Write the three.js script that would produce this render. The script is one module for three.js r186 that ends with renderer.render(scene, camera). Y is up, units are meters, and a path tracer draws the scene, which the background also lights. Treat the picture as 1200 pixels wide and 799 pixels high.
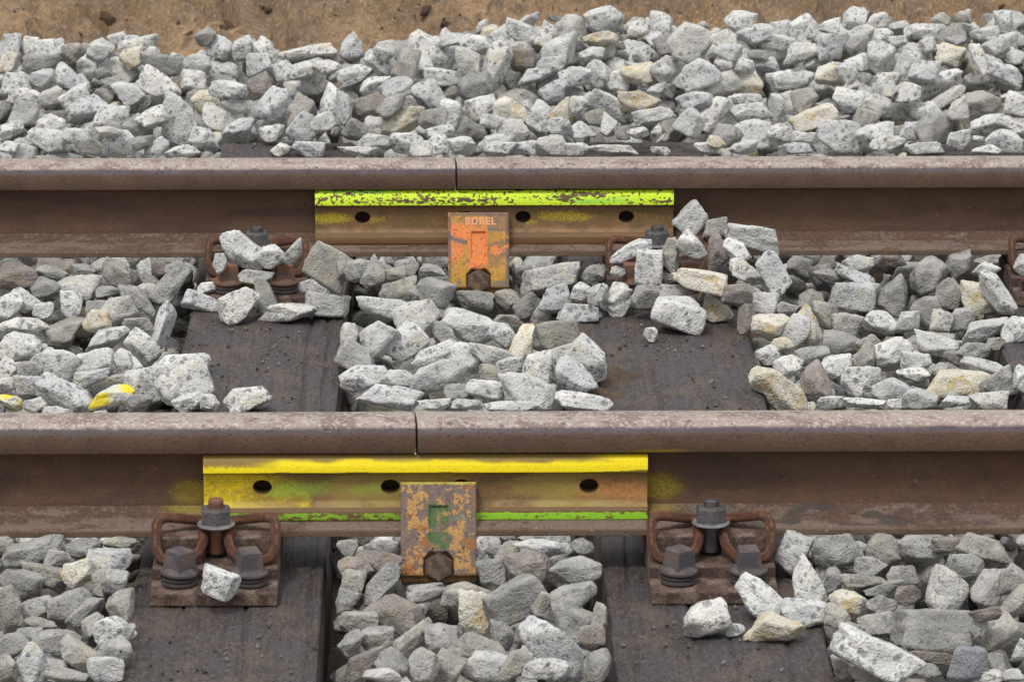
import * as THREE from 'three';
import { mergeGeometries, mergeVertices, toCreasedNormals } from 'three/addons/utils/BufferGeometryUtils.js';
import { RoundedBoxGeometry } from 'three/addons/geometries/RoundedBoxGeometry.js';
import { TextGeometry } from 'three/addons/geometries/TextGeometry.js';
import { FontLoader } from 'three/addons/loaders/FontLoader.js';
import { ImprovedNoise } from 'three/addons/math/ImprovedNoise.js';
import { Brush, Evaluator, SUBTRACTION } from 'three-bvh-csg';

// ---------------------------------------------------------------- camera, sky, sun, exposure
// x runs along the rails, y is up, z comes towards the camera; y = 0 is the top of the sleepers, z = 0 the axis of the near rail
const scene = new THREE.Scene();
const camera = new THREE.PerspectiveCamera(8.4857, 1024 / 681, 0.1, 600);
const PITCH = 15.2876 * Math.PI / 180, YAW = 0.9823 * Math.PI / 180, ROLL = 0.0942 * Math.PI / 180;
camera.position.set(0.0103, 1.8994, 5.8477);
camera.lookAt(camera.position.clone().add(new THREE.Vector3(Math.sin(YAW) * Math.cos(PITCH), -Math.sin(PITCH), -Math.cos(YAW) * Math.cos(PITCH))));
camera.rotateZ(ROLL);
camera.updateMatrixWorld(true);
camera.focus = 6.9;
camera.userData.fStop = 20;

const renderer = new THREE.WebGLRenderer({ antialias: true });
renderer.setSize(1024, 681);
renderer.toneMapping = THREE.LinearToneMapping;
renderer.toneMappingExposure = 1.24;
renderer.shadowMap.enabled = true;

{ // overcast sky: brighter overhead than at the horizon
  const w = 128, h = 64, d = new Float32Array(w * h * 4);
  for (let j = 0; j < h; j++) for (let i = 0; i < w; i++) {
    const s = Math.max(0, Math.sin((j + 0.5) / h * Math.PI - Math.PI / 2));
    const l = 1.12 * (0.3 + 0.7 * s), o = (j * w + i) * 4;
    d[o] = l * 0.975; d[o + 1] = l * 0.995; d[o + 2] = l * 1.02; d[o + 3] = 1;
  }
  const t = new THREE.DataTexture(d, w, h, THREE.RGBAFormat, THREE.FloatType);
  t.mapping = THREE.EquirectangularReflectionMapping; t.magFilter = t.minFilter = THREE.LinearFilter; t.needsUpdate = true;
  scene.background = t; scene.environment = t;
}
const sun = new THREE.DirectionalLight(0xfff7ec, 1.5);
sun.position.set(-2.2, 8, 2.6); sun.target.position.set(0, 0, -1.2);
sun.castShadow = true; sun.shadow.radius = 26; sun.shadow.mapSize.set(2048, 2048);
Object.assign(sun.shadow.camera, { left: -4, right: 4, top: 4, bottom: -4, near: 0.5, far: 20 });
scene.add(sun, sun.target);

// ---------------------------------------------------------------- helpers
function rng(seed) { let a = seed >>> 0; return () => { a = (a + 0x6D2B79F5) >>> 0; let t = a; t = Math.imul(t ^ (t >>> 15), t | 1); t ^= t + Math.imul(t ^ (t >>> 7), t | 61); return ((t ^ (t >>> 14)) >>> 0) / 4294967296; }; }
const clamp = (x, a = 0, b = 1) => x < a ? a : x > b ? b : x;
const ss = (a, b, x) => { const t = clamp((x - a) / (b - a)); return t * t * (3 - 2 * t); };
const mix3 = (a, b, t) => [a[0] + (b[0] - a[0]) * t, a[1] + (b[1] - a[1]) * t, a[2] + (b[2] - a[2]) * t];
function hash2(x, y, s) { let h = Math.imul(x, 374761393) + Math.imul(y, 668265263) + Math.imul(s, 974634541); h = Math.imul(h ^ (h >>> 13), 1274126177); return ((h ^ (h >>> 16)) >>> 0) / 4294967296; }
function vn(x, y, s, px = 0, py = 0) {      // value noise, periodic when px / py are set
  let xi = Math.floor(x), yi = Math.floor(y); const fx = x - xi, fy = y - yi;
  const u = fx * fx * (3 - 2 * fx), v = fy * fy * (3 - 2 * fy);
  let x1 = xi + 1, y1 = yi + 1;
  if (px) { xi = ((xi % px) + px) % px; x1 = ((x1 % px) + px) % px; }
  if (py) { yi = ((yi % py) + py) % py; y1 = ((y1 % py) + py) % py; }
  const a = hash2(xi, yi, s), b = hash2(x1, yi, s), c = hash2(xi, y1, s), d = hash2(x1, y1, s);
  return a + (b - a) * u + (c - a + (a - b - c + d) * u) * v;
}
function fbm(x, y, s, oct = 4, px = 0, py = 0) { let t = 0, a = 0.5, n = 0; for (let i = 0; i < oct; i++) { t += a * vn(x, y, s + i * 17, px, py); n += a; a *= 0.5; x *= 2; y *= 2; px *= 2; py *= 2; } return t / n; }
const P3 = new ImprovedNoise();
const fbm3 = (x, y, z, o = 3) => { let t = 0, a = 1; for (let i = 0; i < o; i++) { t += a * P3.noise(x, y, z); x *= 2.03; y *= 2.03; z *= 2.03; a *= 0.5; } return t; };

function colourTexture(w, h, fn, repeat = false) {        // fn(i, j) -> [r, g, b] in sRGB 0..255, row 0 is v = 0
  const d = new Uint8Array(w * h * 4);
  for (let j = 0; j < h; j++) for (let i = 0; i < w; i++) { const c = fn(i, j), o = (j * w + i) * 4; d[o] = clamp(c[0], 0, 255); d[o + 1] = clamp(c[1], 0, 255); d[o + 2] = clamp(c[2], 0, 255); d[o + 3] = 255; }
  const t = new THREE.DataTexture(d, w, h, THREE.RGBAFormat);
  t.colorSpace = THREE.SRGBColorSpace; t.magFilter = THREE.LinearFilter; t.minFilter = THREE.LinearFilter;
  t.wrapS = t.wrapT = repeat ? THREE.RepeatWrapping : THREE.ClampToEdgeWrapping; t.needsUpdate = true; return t;
}
function greyTexture(w, h, fn, repeat = true) { const t = colourTexture(w, h, (i, j) => { const v = fn(i, j) * 255; return [v, v, v]; }, repeat); t.colorSpace = THREE.NoColorSpace; return t; }

const used = {};
function numbered(name) { const n = used[name] = (used[name] ?? -1) + 1; return n ? name + '_' + String(n).padStart(3, '0') : name; }
function add(o, name, label, category, group) { o.name = numbered(name); o.userData.label = label; o.userData.category = category; if (group) o.userData.group = group; scene.add(o); return o; }
function part(parent, name, geometry, material) { const m = new THREE.Mesh(geometry, material); m.name = name; parent.add(m); return m; }
function structure(name, geometry, material, kind = 'structure') { const m = new THREE.Mesh(geometry, material); m.name = name; m.userData.kind = kind; scene.add(m); return m; }

// ---------------------------------------------------------------- measures
const FB = 0.05;                 // underside of the rail foot above the sleeper tops
const GAUGE = 1.502;             // axis to axis of the two rails
const NEAR_JOINT = -0.018, FAR_JOINT = 0.042;
const NEAR_PLATE = -0.004, FAR_PLATE = 0.1066, PLATE_HALF = 0.294;
const HOLES = [-0.2165, -0.047, 0.047, 0.2165];
const SLEEPERS = [[-0.262, 0.25, -0.279], [0.368, 0.276, 0.371], [1.02, 0.26, 1.021]];     // centre, width, centre of the fastening
const SLEEPER_FAR = -2.5, SLEEPER_NEAR = 0.95;

// ---------------------------------------------------------------- lofted bars (rails, fishplates)
function bar(profile, x0, x1, skew = 0) {          // profile: closed polygon [[z, y] ...] in mm; u in 0..1 along x, v in 0..1 round the profile
  const n = profile.length, pos = [], uv = [], idx = [], len = [0];
  for (let i = 0; i < n; i++) { const a = profile[i], b = profile[(i + 1) % n]; len.push(len[i] + Math.hypot(b[0] - a[0], b[1] - a[1])); }
  const L = len[n];
  for (let i = 0; i < n; i++) {
    const a = profile[i], b = profile[(i + 1) % n], o = pos.length / 3;
    pos.push(x0, a[1] / 1e3, a[0] / 1e3, x1, a[1] / 1e3, a[0] / 1e3, x1, b[1] / 1e3, b[0] / 1e3, x0, b[1] / 1e3, b[0] / 1e3);
    uv.push(0, len[i] / L, 1, len[i] / L, 1, len[i + 1] / L, 0, len[i + 1] / L);
    idx.push(o, o + 1, o + 2, o, o + 2, o + 3);
  }
  const tri = THREE.ShapeUtils.triangulateShape(profile.map(p => new THREE.Vector2(p[0], p[1])), []);
  for (const [x, flip, u] of [[x0, false, 0], [x1, true, 1]]) {
    const o = pos.length / 3;
    profile.forEach((p, i) => { pos.push(x, p[1] / 1e3, p[0] / 1e3); uv.push(u, len[i] / L); });
    for (const t of tri) flip ? idx.push(o + t[0], o + t[2], o + t[1]) : idx.push(o + t[0], o + t[1], o + t[2]);
  }
  const g = new THREE.BufferGeometry();
  g.setAttribute('position', new THREE.Float32BufferAttribute(pos, 3)); g.setAttribute('uv', new THREE.Float32BufferAttribute(uv, 2)); g.setIndex(idx);
  if (skew) { const p = g.attributes.position; for (let i = 0; i < p.count; i++) p.setX(i, p.getX(i) + p.getZ(i) * skew); }
  return toCreasedNormals(g.toNonIndexed(), 0.62);
}
function barTexture(profile, x0, x1, w, h, fn) {      // fn(x, z, y, i, j): metres along the bar and mm on the profile
  const n = profile.length, len = [0];
  for (let i = 0; i < n; i++) { const a = profile[i], b = profile[(i + 1) % n]; len.push(len[i] + Math.hypot(b[0] - a[0], b[1] - a[1])); }
  const rows = [];
  for (let j = 0; j < h; j++) { const t = (j + 0.5) / h * len[n]; let k = 0; while (k < n - 1 && len[k + 1] < t) k++; const a = profile[k], b = profile[(k + 1) % n], f = (t - len[k]) / (len[k + 1] - len[k]); rows.push([a[0] + (b[0] - a[0]) * f, a[1] + (b[1] - a[1]) * f, t]); }
  return colourTexture(w, h, (i, j) => fn(x0 + (i + 0.5) / w * (x1 - x0), rows[j][0], rows[j][1], rows[j][2]));
}
const mirrored = half => [...half, ...half.slice().reverse().filter(p => p[0] > 0).map(p => [-p[0], p[1]])];
const HEAD = mirrored([[9, 99], [15, 101.5], [32, 106], [34.4, 107.4], [35, 109], [34.2, 128], [33.7, 134], [32.6, 139.5], [30.2, 143.6], [26, 146.6], [19, 148.1], [0, 149]]);
const WEB = mirrored([[9.5, 25], [9.4, 28], [8.2, 33], [7.2, 40], [7, 48], [7, 84], [7.6, 90], [8.8, 95], [10, 100.5]]);
const FOOT = mirrored([[0, 0.2], [60.5, 0], [62, 0.6], [62.5, 2], [62.5, 7.6], [61.8, 9.4], [60, 10.6], [40, 14.6], [24, 18.4], [16, 21.6], [12, 25], [10, 28], [0, 28.1]]);
const PLATE = [[14, 19.5], [38.6, 15.6], [40, 17], [40.2, 27.5], [39, 29.4], [35, 31.5], [29.5, 36.5], [26.6, 41.5], [26, 46], [26, 72], [26.8, 76], [29.5, 78], [33.4, 78.8], [35, 80.6], [34.8, 90], [33, 95.5], [28, 102], [25.5, 103.2], [17, 100.6], [13, 92], [13, 40]];

const evaluator = new Evaluator(); evaluator.useGroups = false; evaluator.attributes = ['position', 'normal', 'uv'];
function drill(geometry, holes, z0, z1, y, r, wallUV) {
  let b = new Brush(geometry);
  for (const x of holes) {
    const c = new THREE.CylinderGeometry(r, r, z1 - z0, 28).toNonIndexed(); c.rotateX(Math.PI / 2); c.scale(1.02, 0.8, 1); c.translate(x, y, (z0 + z1) / 2);
    const uv = c.attributes.uv; for (let i = 0; i < uv.count; i++) uv.setXY(i, wallUV[0], wallUV[1]);
    const t = new Brush(c); b.updateMatrixWorld(true); t.updateMatrixWorld(true);
    b = evaluator.evaluate(b, t, SUBTRACTION);
  }
  return b.geometry;
}

// ---------------------------------------------------------------- surfaces of iron
const metalBump = greyTexture(512, 512, (i, j) => 0.5 * fbm(i / 8, j / 8, 301, 4, 64, 64) + 0.5 * fbm(i / 2.5, j / 2.5, 307, 2, 205, 205));
function bumpFor(u, v) { const t = metalBump.clone(); t.repeat.set(u, v); t.needsUpdate = true; return t; }
function rustGrain(x, y, s) { return { big: fbm(x * 5, y * 0.028, s, 3), mid: fbm(x * 38, y * 0.05, s + 5, 3), fine: fbm(x * 330, y * 0.33, s + 9, 2), speck: vn(x * 420, y * 0.42, s + 13) }; }
function drops(seed, n, x0, x1, t0, t1, r0, r1) { const r = rng(seed), a = []; for (let i = 0; i < n; i++) a.push([x0 + r() * (x1 - x0), t0 + r() * (t1 - t0), r0 + r() * r() * (r1 - r0), 0.5 + r() * 0.5]); return a; }
function dropField(list, w, h, x0, x1, T) {       // irregular small stains, rasterised into a coverage array; x in metres, t in mm round the profile
  const f = new Float32Array(w * h);
  list.forEach(([x, t, r, k], q) => {
    const ci = (x - x0) / (x1 - x0) * w, cj = t / T * h, ri = r / 1000 / (x1 - x0) * w * 1.25, rj = r / T * h;
    for (let j = Math.floor(cj - rj * 1.4); j <= cj + rj * 1.4; j++) for (let i = Math.floor(ci - ri * 1.4); i <= ci + ri * 1.4; i++) {
      if (i < 0 || j < 0 || i >= w || j >= h) continue;
      const d = Math.hypot((i - ci) / ri, (j - cj) / rj) + 0.7 * (vn(i * 0.35, j * 0.35, q) - 0.5);
      if (d < 1) f[j * w + i] = Math.max(f[j * w + i], k * ss(1, 0.75, d));
    }
  });
  return f;
}
function perimeter(p) { let L = 0; p.forEach((a, i) => { const b = p[(i + 1) % p.length]; L += Math.hypot(b[0] - a[0], b[1] - a[1]); }); return L; }

function headMaterial(x0, x1, seed, overspray) {
  const W = 2048, H = 192, T = perimeter(HEAD), r = rng(seed);
  const dark = dropField(drops(seed, 900, x0, x1, 38, 120, 0.8, 3.4), W, H, x0, x1, T), pale = dropField(drops(seed + 1, 260, x0, x1, 64, 120, 0.4, 2.2), W, H, x0, x1, T);
  let row = 0;
  const map = barTexture(HEAD, x0, x1, W, H, (x, z, y, t) => {
    const i = Math.min(W - 1, Math.floor((x - x0) / (x1 - x0) * W)), j = Math.min(H - 1, Math.floor(t / T * H));
    const n = rustGrain(x, t, seed);
    const streak = fbm(x * 14, t * 0.55, seed + 31, 3);
    let c = mix3([106, 86, 72], [130, 106, 90], n.mid); c = mix3(c, [142, 92, 58], 0.5 * ss(0.6, 0.8, n.fine) * ss(0.45, 0.7, n.big)); c = mix3(c, [86, 66, 58], ss(0.55, 0.75, n.speck) * 0.3);
    const run = ss(134.5, 141, y + (n.mid - 0.5) * 9 + (streak - 0.5) * 5);                   // the worn running band
    let top = mix3([152, 136, 127], [188, 177, 169], streak); top = mix3(top, [128, 111, 103], ss(0.5, 0.72, n.mid) * 0.75); top = mix3(top, [212, 204, 196], ss(0.56, 0.72, n.fine) * 0.7);
    c = mix3(c, top, run);
    const corner = Math.exp(-(((y - 135.5 + (n.mid - 0.5) * 3) / 3.2) ** 2)); c = mix3(c, [112, 106, 116], corner * 0.7);   // bluish polished gauge corner
    c = mix3(c, [106, 104, 126], 0.75 * Math.exp(-(((y - 138.5 + (n.big - 0.5) * 2) / 1.3) ** 2)));
    c = mix3(c, [74, 66, 78], dark[j * W + i] * (y > 125 ? 0.62 : 0.25));
    c = mix3(c, [226, 216, 204], pale[j * W + i] * 0.75);
    if (overspray && y < 116 && z > 0) { const d = Math.abs(x - 0.304) / 0.055, m = ss(1, 0.2, d) * ss(114, 107, y); c = mix3(c, [182, 170, 44], clamp(m * (0.3 + 1.1 * hash2(i, j, 5))) * 0.8); }
    return c;
  });
  return new THREE.MeshStandardMaterial({ map, color: new THREE.Color().setRGB(0.8, 0.77, 0.76), roughness: 0.5, metalness: 0.12, bumpMap: bumpFor(14, 1.6), bumpScale: 0.0008 });
}
function webMaterial(x0, x1, seed, spray) {
  const W = 2048, H = 256, T = perimeter(WEB);
  const white = dropField(drops(seed, 90, x0, x1, 0, 85, 0.5, 1.6), W, H, x0, x1, T);
  const map = barTexture(WEB, x0, x1, W, H, (x, z, y, t) => {
    const i = Math.min(W - 1, Math.floor((x - x0) / (x1 - x0) * W)), j = Math.min(H - 1, Math.floor(t / T * H));
    const n = rustGrain(x, t, seed), run = fbm(x * 60, y * 0.012, seed + 40, 3);
    let c = mix3([104, 82, 66], [126, 100, 80], n.mid); c = mix3(c, [84, 70, 62], ss(0.52, 0.72, n.big) * 0.6); c = mix3(c, [148, 94, 56], ss(0.6, 0.8, n.fine) * 0.5 * ss(0.4, 0.62, run)); c = mix3(c, [74, 58, 48], ss(0.7, 0.9, n.speck) * 0.45);
    const px = hash2(i, j, 3); c = mix3(c, px > 0.5 ? [164, 112, 72] : [70, 54, 46], Math.abs(px - 0.5) * 0.55); c = mix3(c, [206, 200, 190], white[j * W + i] * 0.6);
    if (spray && z > 0) for (const [sx, sy, rx, ry, k] of spray) {
      const d = Math.hypot((x - sx) / rx, (y - sy) / ry) + (n.mid - 0.5) * 0.25, m = ss(1.05, 0.35, d) * k;
      c = mix3(c, [194, 180, 40], clamp(m * (0.25 + 1.5 * hash2(i, j, 7)) * (0.7 + 0.6 * n.fine)) * 0.9);
    }
    return c;
  });
  return new THREE.MeshStandardMaterial({ map, color: new THREE.Color().setRGB(0.76, 0.74, 0.75), roughness: 0.82, metalness: 0.05, bumpMap: bumpFor(14, 2), bumpScale: 0.0014 });
}
function footMaterial(x0, x1, seed, darkBand, spray) {
  const W = 2048, H = 320, T = perimeter(FOOT);
  const dark = dropField(drops(seed, 260, x0, x1, 60, 140, 1, 5.5), W, H, x0, x1, T), white = dropField(drops(seed + 3, 120, x0, x1, 60, 140, 0.4, 1.5), W, H, x0, x1, T);
  const map = barTexture(FOOT, x0, x1, W, H, (x, z, y, t) => {
    const i = Math.min(W - 1, Math.floor((x - x0) / (x1 - x0) * W)), j = Math.min(H - 1, Math.floor(t / T * H));
    const n = rustGrain(x, t, seed), cover = ss(0.34, 0.62, fbm(x * 22, t * 0.06, seed + 50, 4) + (n.fine - 0.5) * 0.3 + (z < 30 ? -0.12 : 0.08));
    let c = mix3([104, 80, 66], [132, 115, 103], cover); c = mix3(c, [150, 134, 122], ss(0.55, 0.75, n.fine) * 0.45); c = mix3(c, [88, 70, 60], ss(0.6, 0.85, n.speck) * 0.35);
    if (y < 10 && z > 55) c = mix3(c, [126, 102, 80], 0.6);
    c = mix3(c, [70, 62, 60], dark[j * W + i] * 0.6); c = mix3(c, [224, 218, 208], white[j * W + i] * 0.7);
    if (darkBand) for (const [bx, bw] of darkBand) { const m = ss(1, 0.3, Math.abs(x - bx) / bw + (n.mid - 0.5) * 0.9) * ss(10, 12.5, y); c = mix3(c, [78, 70, 66], 0.75 * ss(0.42, 0.56, fbm(x * 46, t * 0.09, seed + 58, 4)) * m); }
    if (spray && z > 0) for (const [sx, rx, k] of spray) { const d = Math.abs(x - sx) / rx, m = ss(1, 0.2, d) * ss(13, 24, y) * k; c = mix3(c, [186, 172, 50], clamp(m * (0.25 + 1.5 * hash2(i, j, 9))) * 0.85); }
    return c;
  });
  return new THREE.MeshStandardMaterial({ map, color: new THREE.Color().setRGB(0.76, 0.74, 0.74), roughness: 0.78, metalness: 0.05, bumpMap: bumpFor(14, 3), bumpScale: 0.0012 });
}
function rail(x0, x1, z0, dz, dy, holes, label, seed, opt = {}) {
  const g = new THREE.Group();
  part(g, 'foot', bar(FOOT, x0, x1, 0.07), footMaterial(x0, x1, seed, opt.darkBand, opt.footSpray));
  part(g, 'web', drill(bar(WEB, x0, x1, 0.07), holes, -0.0064, 0.02, 0.0585, 0.0135, [0.5, 0.9]), webMaterial(x0, x1, seed + 100, opt.spray));
  part(g, 'head', bar(HEAD, x0, x1, 0.07), headMaterial(x0, x1, seed + 200, opt.headSpray));
  g.position.set(0, FB + dy, z0 + dz);
  add(g, 'rail', label, 'rail', 'four rail lengths meeting at two joints');
}
const nearHoles = HOLES.map(h => h + NEAR_PLATE), farHoles = HOLES.map(h => h + FAR_PLATE);
rail(-1.95, NEAR_JOINT - 0.0016, 0, 0, 0, nearHoles.filter(x => x < NEAR_JOINT), 'rusty near rail length running off the left edge from the near joint', 11, { spray: [[-0.318, 46, 0.032, 26, 0.55]], footSpray: [[-0.322, 0.05, 0.62]] });
rail(NEAR_JOINT + 0.0016, 1.95, 0, 0.0012, 0.0006, nearHoles.filter(x => x > NEAR_JOINT), 'rusty near rail length with yellow overspray, running off the right edge from the near joint', 12, { spray: [[0.3, 52, 0.05, 26, 0.72]], footSpray: [[0.305, 0.04, 0.5]], darkBand: [[0.56, 0.22]], headSpray: true });
rail(-1.95, FAR_JOINT - 0.0018, -GAUGE, 0, 0, farHoles.filter(x => x < FAR_JOINT), 'rusty far rail length running off the left edge from the far joint', 13);
rail(FAR_JOINT + 0.0018, 1.95, -GAUGE, 0.0008, 0.0008, farHoles.filter(x => x > FAR_JOINT), 'rusty far rail length running off the right edge from the far joint', 14);

// ---------------------------------------------------------------- fishplates
function platePaint(seed, near) {
  const W = 1024, H = 320, T = perimeter(PLATE), x0 = -PLATE_HALF, x1 = PLATE_HALF;
  return barTexture(PLATE, x0, x1, W, H, (x, z, y, t) => {
    const n = rustGrain(x, t, seed), chip = fbm(x * 110, t * 0.16, seed + 60, 4), edge = fbm(x * 16, 3.3, seed + 66, 3);
    const dust = hash2(Math.floor(x * 1700), Math.floor(t * 2.2), seed); let c = mix3([98, 78, 50], [128, 102, 66], n.mid); c = mix3(c, [88, 70, 50], ss(0.55, 0.75, n.big) * 0.5); c = mix3(c, [166, 104, 52], ss(0.6, 0.8, n.fine) * 0.5);
    c = mix3(c, dust > 0.5 ? [184, 140, 78] : [74, 56, 40], Math.abs(dust - 0.5) * 0.75);
    if (z < 20) return [70, 54, 44];
    const bead = y > 77.4;
    if (near) {
      if (bead) {
        const top = ss(98 + (edge - 0.5) * 10, 92 + (edge - 0.5) * 10, y + (n.mid - 0.5) * 5);
        const right = ss(0.2, 0.26, x);
        const cover = Math.max(top, right * ss(104, 100, y)) * (1 - ss(-0.18, -0.25, x) * ss(86, 93, y + (n.mid - 0.5) * 8 + (n.fine - 0.5) * 4));
        let p = [255, 232, 12]; p = mix3(p, [236, 206, 24], ss(0.55, 0.8, n.fine) * 0.5);
        c = mix3(mix3(c, [168, 152, 60], 0.45), p, cover);
        if (y < 80.2 + (edge - 0.5) * 4 + ss(0.22, 0.3, x) * 3) c = mix3(c, [92, 80, 44], 0.75);
      } else if (y > 32) {
        const yl = ss(-0.14, -0.26, x + (n.mid - 0.5) * 0.14) * 0.95, film = 0.38 * ss(0.35, 0.6, fbm(x * 12, y * 0.04, seed + 70, 3));
        c = mix3(c, [182, 170, 66], film); c = mix3(c, [244, 218, 22], clamp(yl * (0.55 + 0.6 * dust) * (0.6 + 0.8 * n.fine)) * 0.9);
        for (const [gx, gy, rx, ry, k] of [[-0.165, 56, 0.07, 17, 0.62], [-0.09, 54, 0.03, 11, 0.4], [-0.055, 56, 0.035, 13, 0.52], [-0.2, 50, 0.03, 9, 0.45], [0.19, 56, 0.05, 18, 0.42]]) {
          const m = ss(1, 0.2, Math.hypot((x - gx) / rx, (y - gy) / ry) + (n.mid - 0.5) * 0.5) * k; c = mix3(c, gx > 0 ? [168, 160, 60] : [150, 190, 62], clamp(m * (0.4 + 1.3 * dust) * (0.6 + 0.8 * n.fine)) * 0.85);
        }
        const rust = ss(1, 0.3, Math.hypot((x - 0.255) / 0.07, (y - 54) / 24) + (n.mid - 0.5) * 0.8); c = mix3(c, [198, 130, 72], clamp(rust * (0.2 + 1.2 * n.fine) * (0.6 + 0.6 * dust)) * 0.8);
        if (y < 40) c = mix3(c, [172, 156, 96], 0.35 * ss(0.4, 0.6, n.mid));
      } else {
        const cov = ss(0.4, 0.54, fbm(x * 150, t * 0.35, seed + 64, 3) * 0.55 + n.fine * 0.25 + fbm(x * 20, 2.1, seed + 65, 2) * 0.2 + (x > 0.03 ? 0.12 : 0) - ss(25.5, 28, y + (n.fine - 0.5) * 2) * 0.4);
        c = mix3(mix3(c, [96, 74, 44], 0.6), x > 0 ? [146, 206, 44] : [132, 176, 42], cov);
      }
    } else {
      if (bead) {
        const chipped = ss(0.64, 0.69, fbm(x * 240, t * 0.3, seed + 61, 3) + 0.06 * ss(0.5, 0.7, fbm(x * 9, 1.7, seed + 72, 3))) ;
        const loss = Math.max(chipped, ss(80.5, 79, y + (n.fine - .5) * 3));
        let p = mix3([206, 250, 42], [226, 246, 60], n.fine); p = mix3(p, [150, 226, 90], ss(0.7, 0.85, n.big));
        c = mix3(p, mix3([112, 76, 58], [96, 84, 52], n.fine), loss);
        for (const [gx, rx, gy, ry] of [[0.115, 0.03, 93, 6], [0.16, 0.026, 97, 4], [-0.155, 0.035, 88, 3.5], [-0.105, 0.03, 89, 4.5], [-0.05, 0.03, 88, 4], [0.275, 0.02, 86, 3]]) { const d = Math.hypot((x - gx) / rx, (y - gy) / ry) + (fbm(x * 160, t * 0.4, seed + 63, 3) - 0.5) * 3.6; if (d < 0.8) c = mix3([104, 74, 58], [92, 80, 52], n.fine); }
      } else if (y > 34) {
        for (const [gx, gy, rx, ry, k] of [[-0.27, 58, 0.07, 17, 0.75], [-0.2, 54, 0.05, 16, 0.45], [0.115, 60, 0.085, 18, 0.62], [0.06, 50, 0.03, 12, 0.5], [-0.1, 56, 0.1, 18, 0.2], [0.24, 60, 0.06, 14, 0.3]]) {
          const m = ss(1, 0.15, Math.hypot((x - gx) / rx, (y - gy) / ry) + (n.mid - 0.5) * 0.4) * k; c = mix3(c, [208, 190, 42], ss(0.35, 0.75, m * (0.4 + 1.3 * dust) * (0.7 + 0.6 * n.fine)) * 0.85);
        }
        if (y < 44) c = mix3(c, [150, 112, 80], 0.6 * ss(0.42, 0.6, n.mid));
      } else c = mix3(c, [104, 72, 44], 0.6);
    }
    return c;
  });
}
function fishplate(x, z0, near, label) {
  let g = bar(PLATE, -PLATE_HALF, PLATE_HALF);
  g = drill(g, HOLES, 0.005, 0.06, 0.0585, 0.0125, [0.5, near ? 0.42 : 0.94]);
  const m = new THREE.Mesh(g, new THREE.MeshStandardMaterial({ map: platePaint(near ? 21 : 22, near), roughness: near ? 0.6 : 0.55, metalness: 0.03, bumpMap: bumpFor(5, 2.4), bumpScale: 0.0006 }));
  m.position.set(x, FB, z0 + 0.0005);
  add(m, 'fishplate', label, 'fishplate', 'fishplates bridging the rail joints');
}
fishplate(NEAR_PLATE, 0, true, 'joint plate on the near rail with solid yellow top edge and green lower strip');
fishplate(FAR_PLATE, -GAUGE, false, 'joint plate on the far rail with chipped yellow-green top edge');

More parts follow.
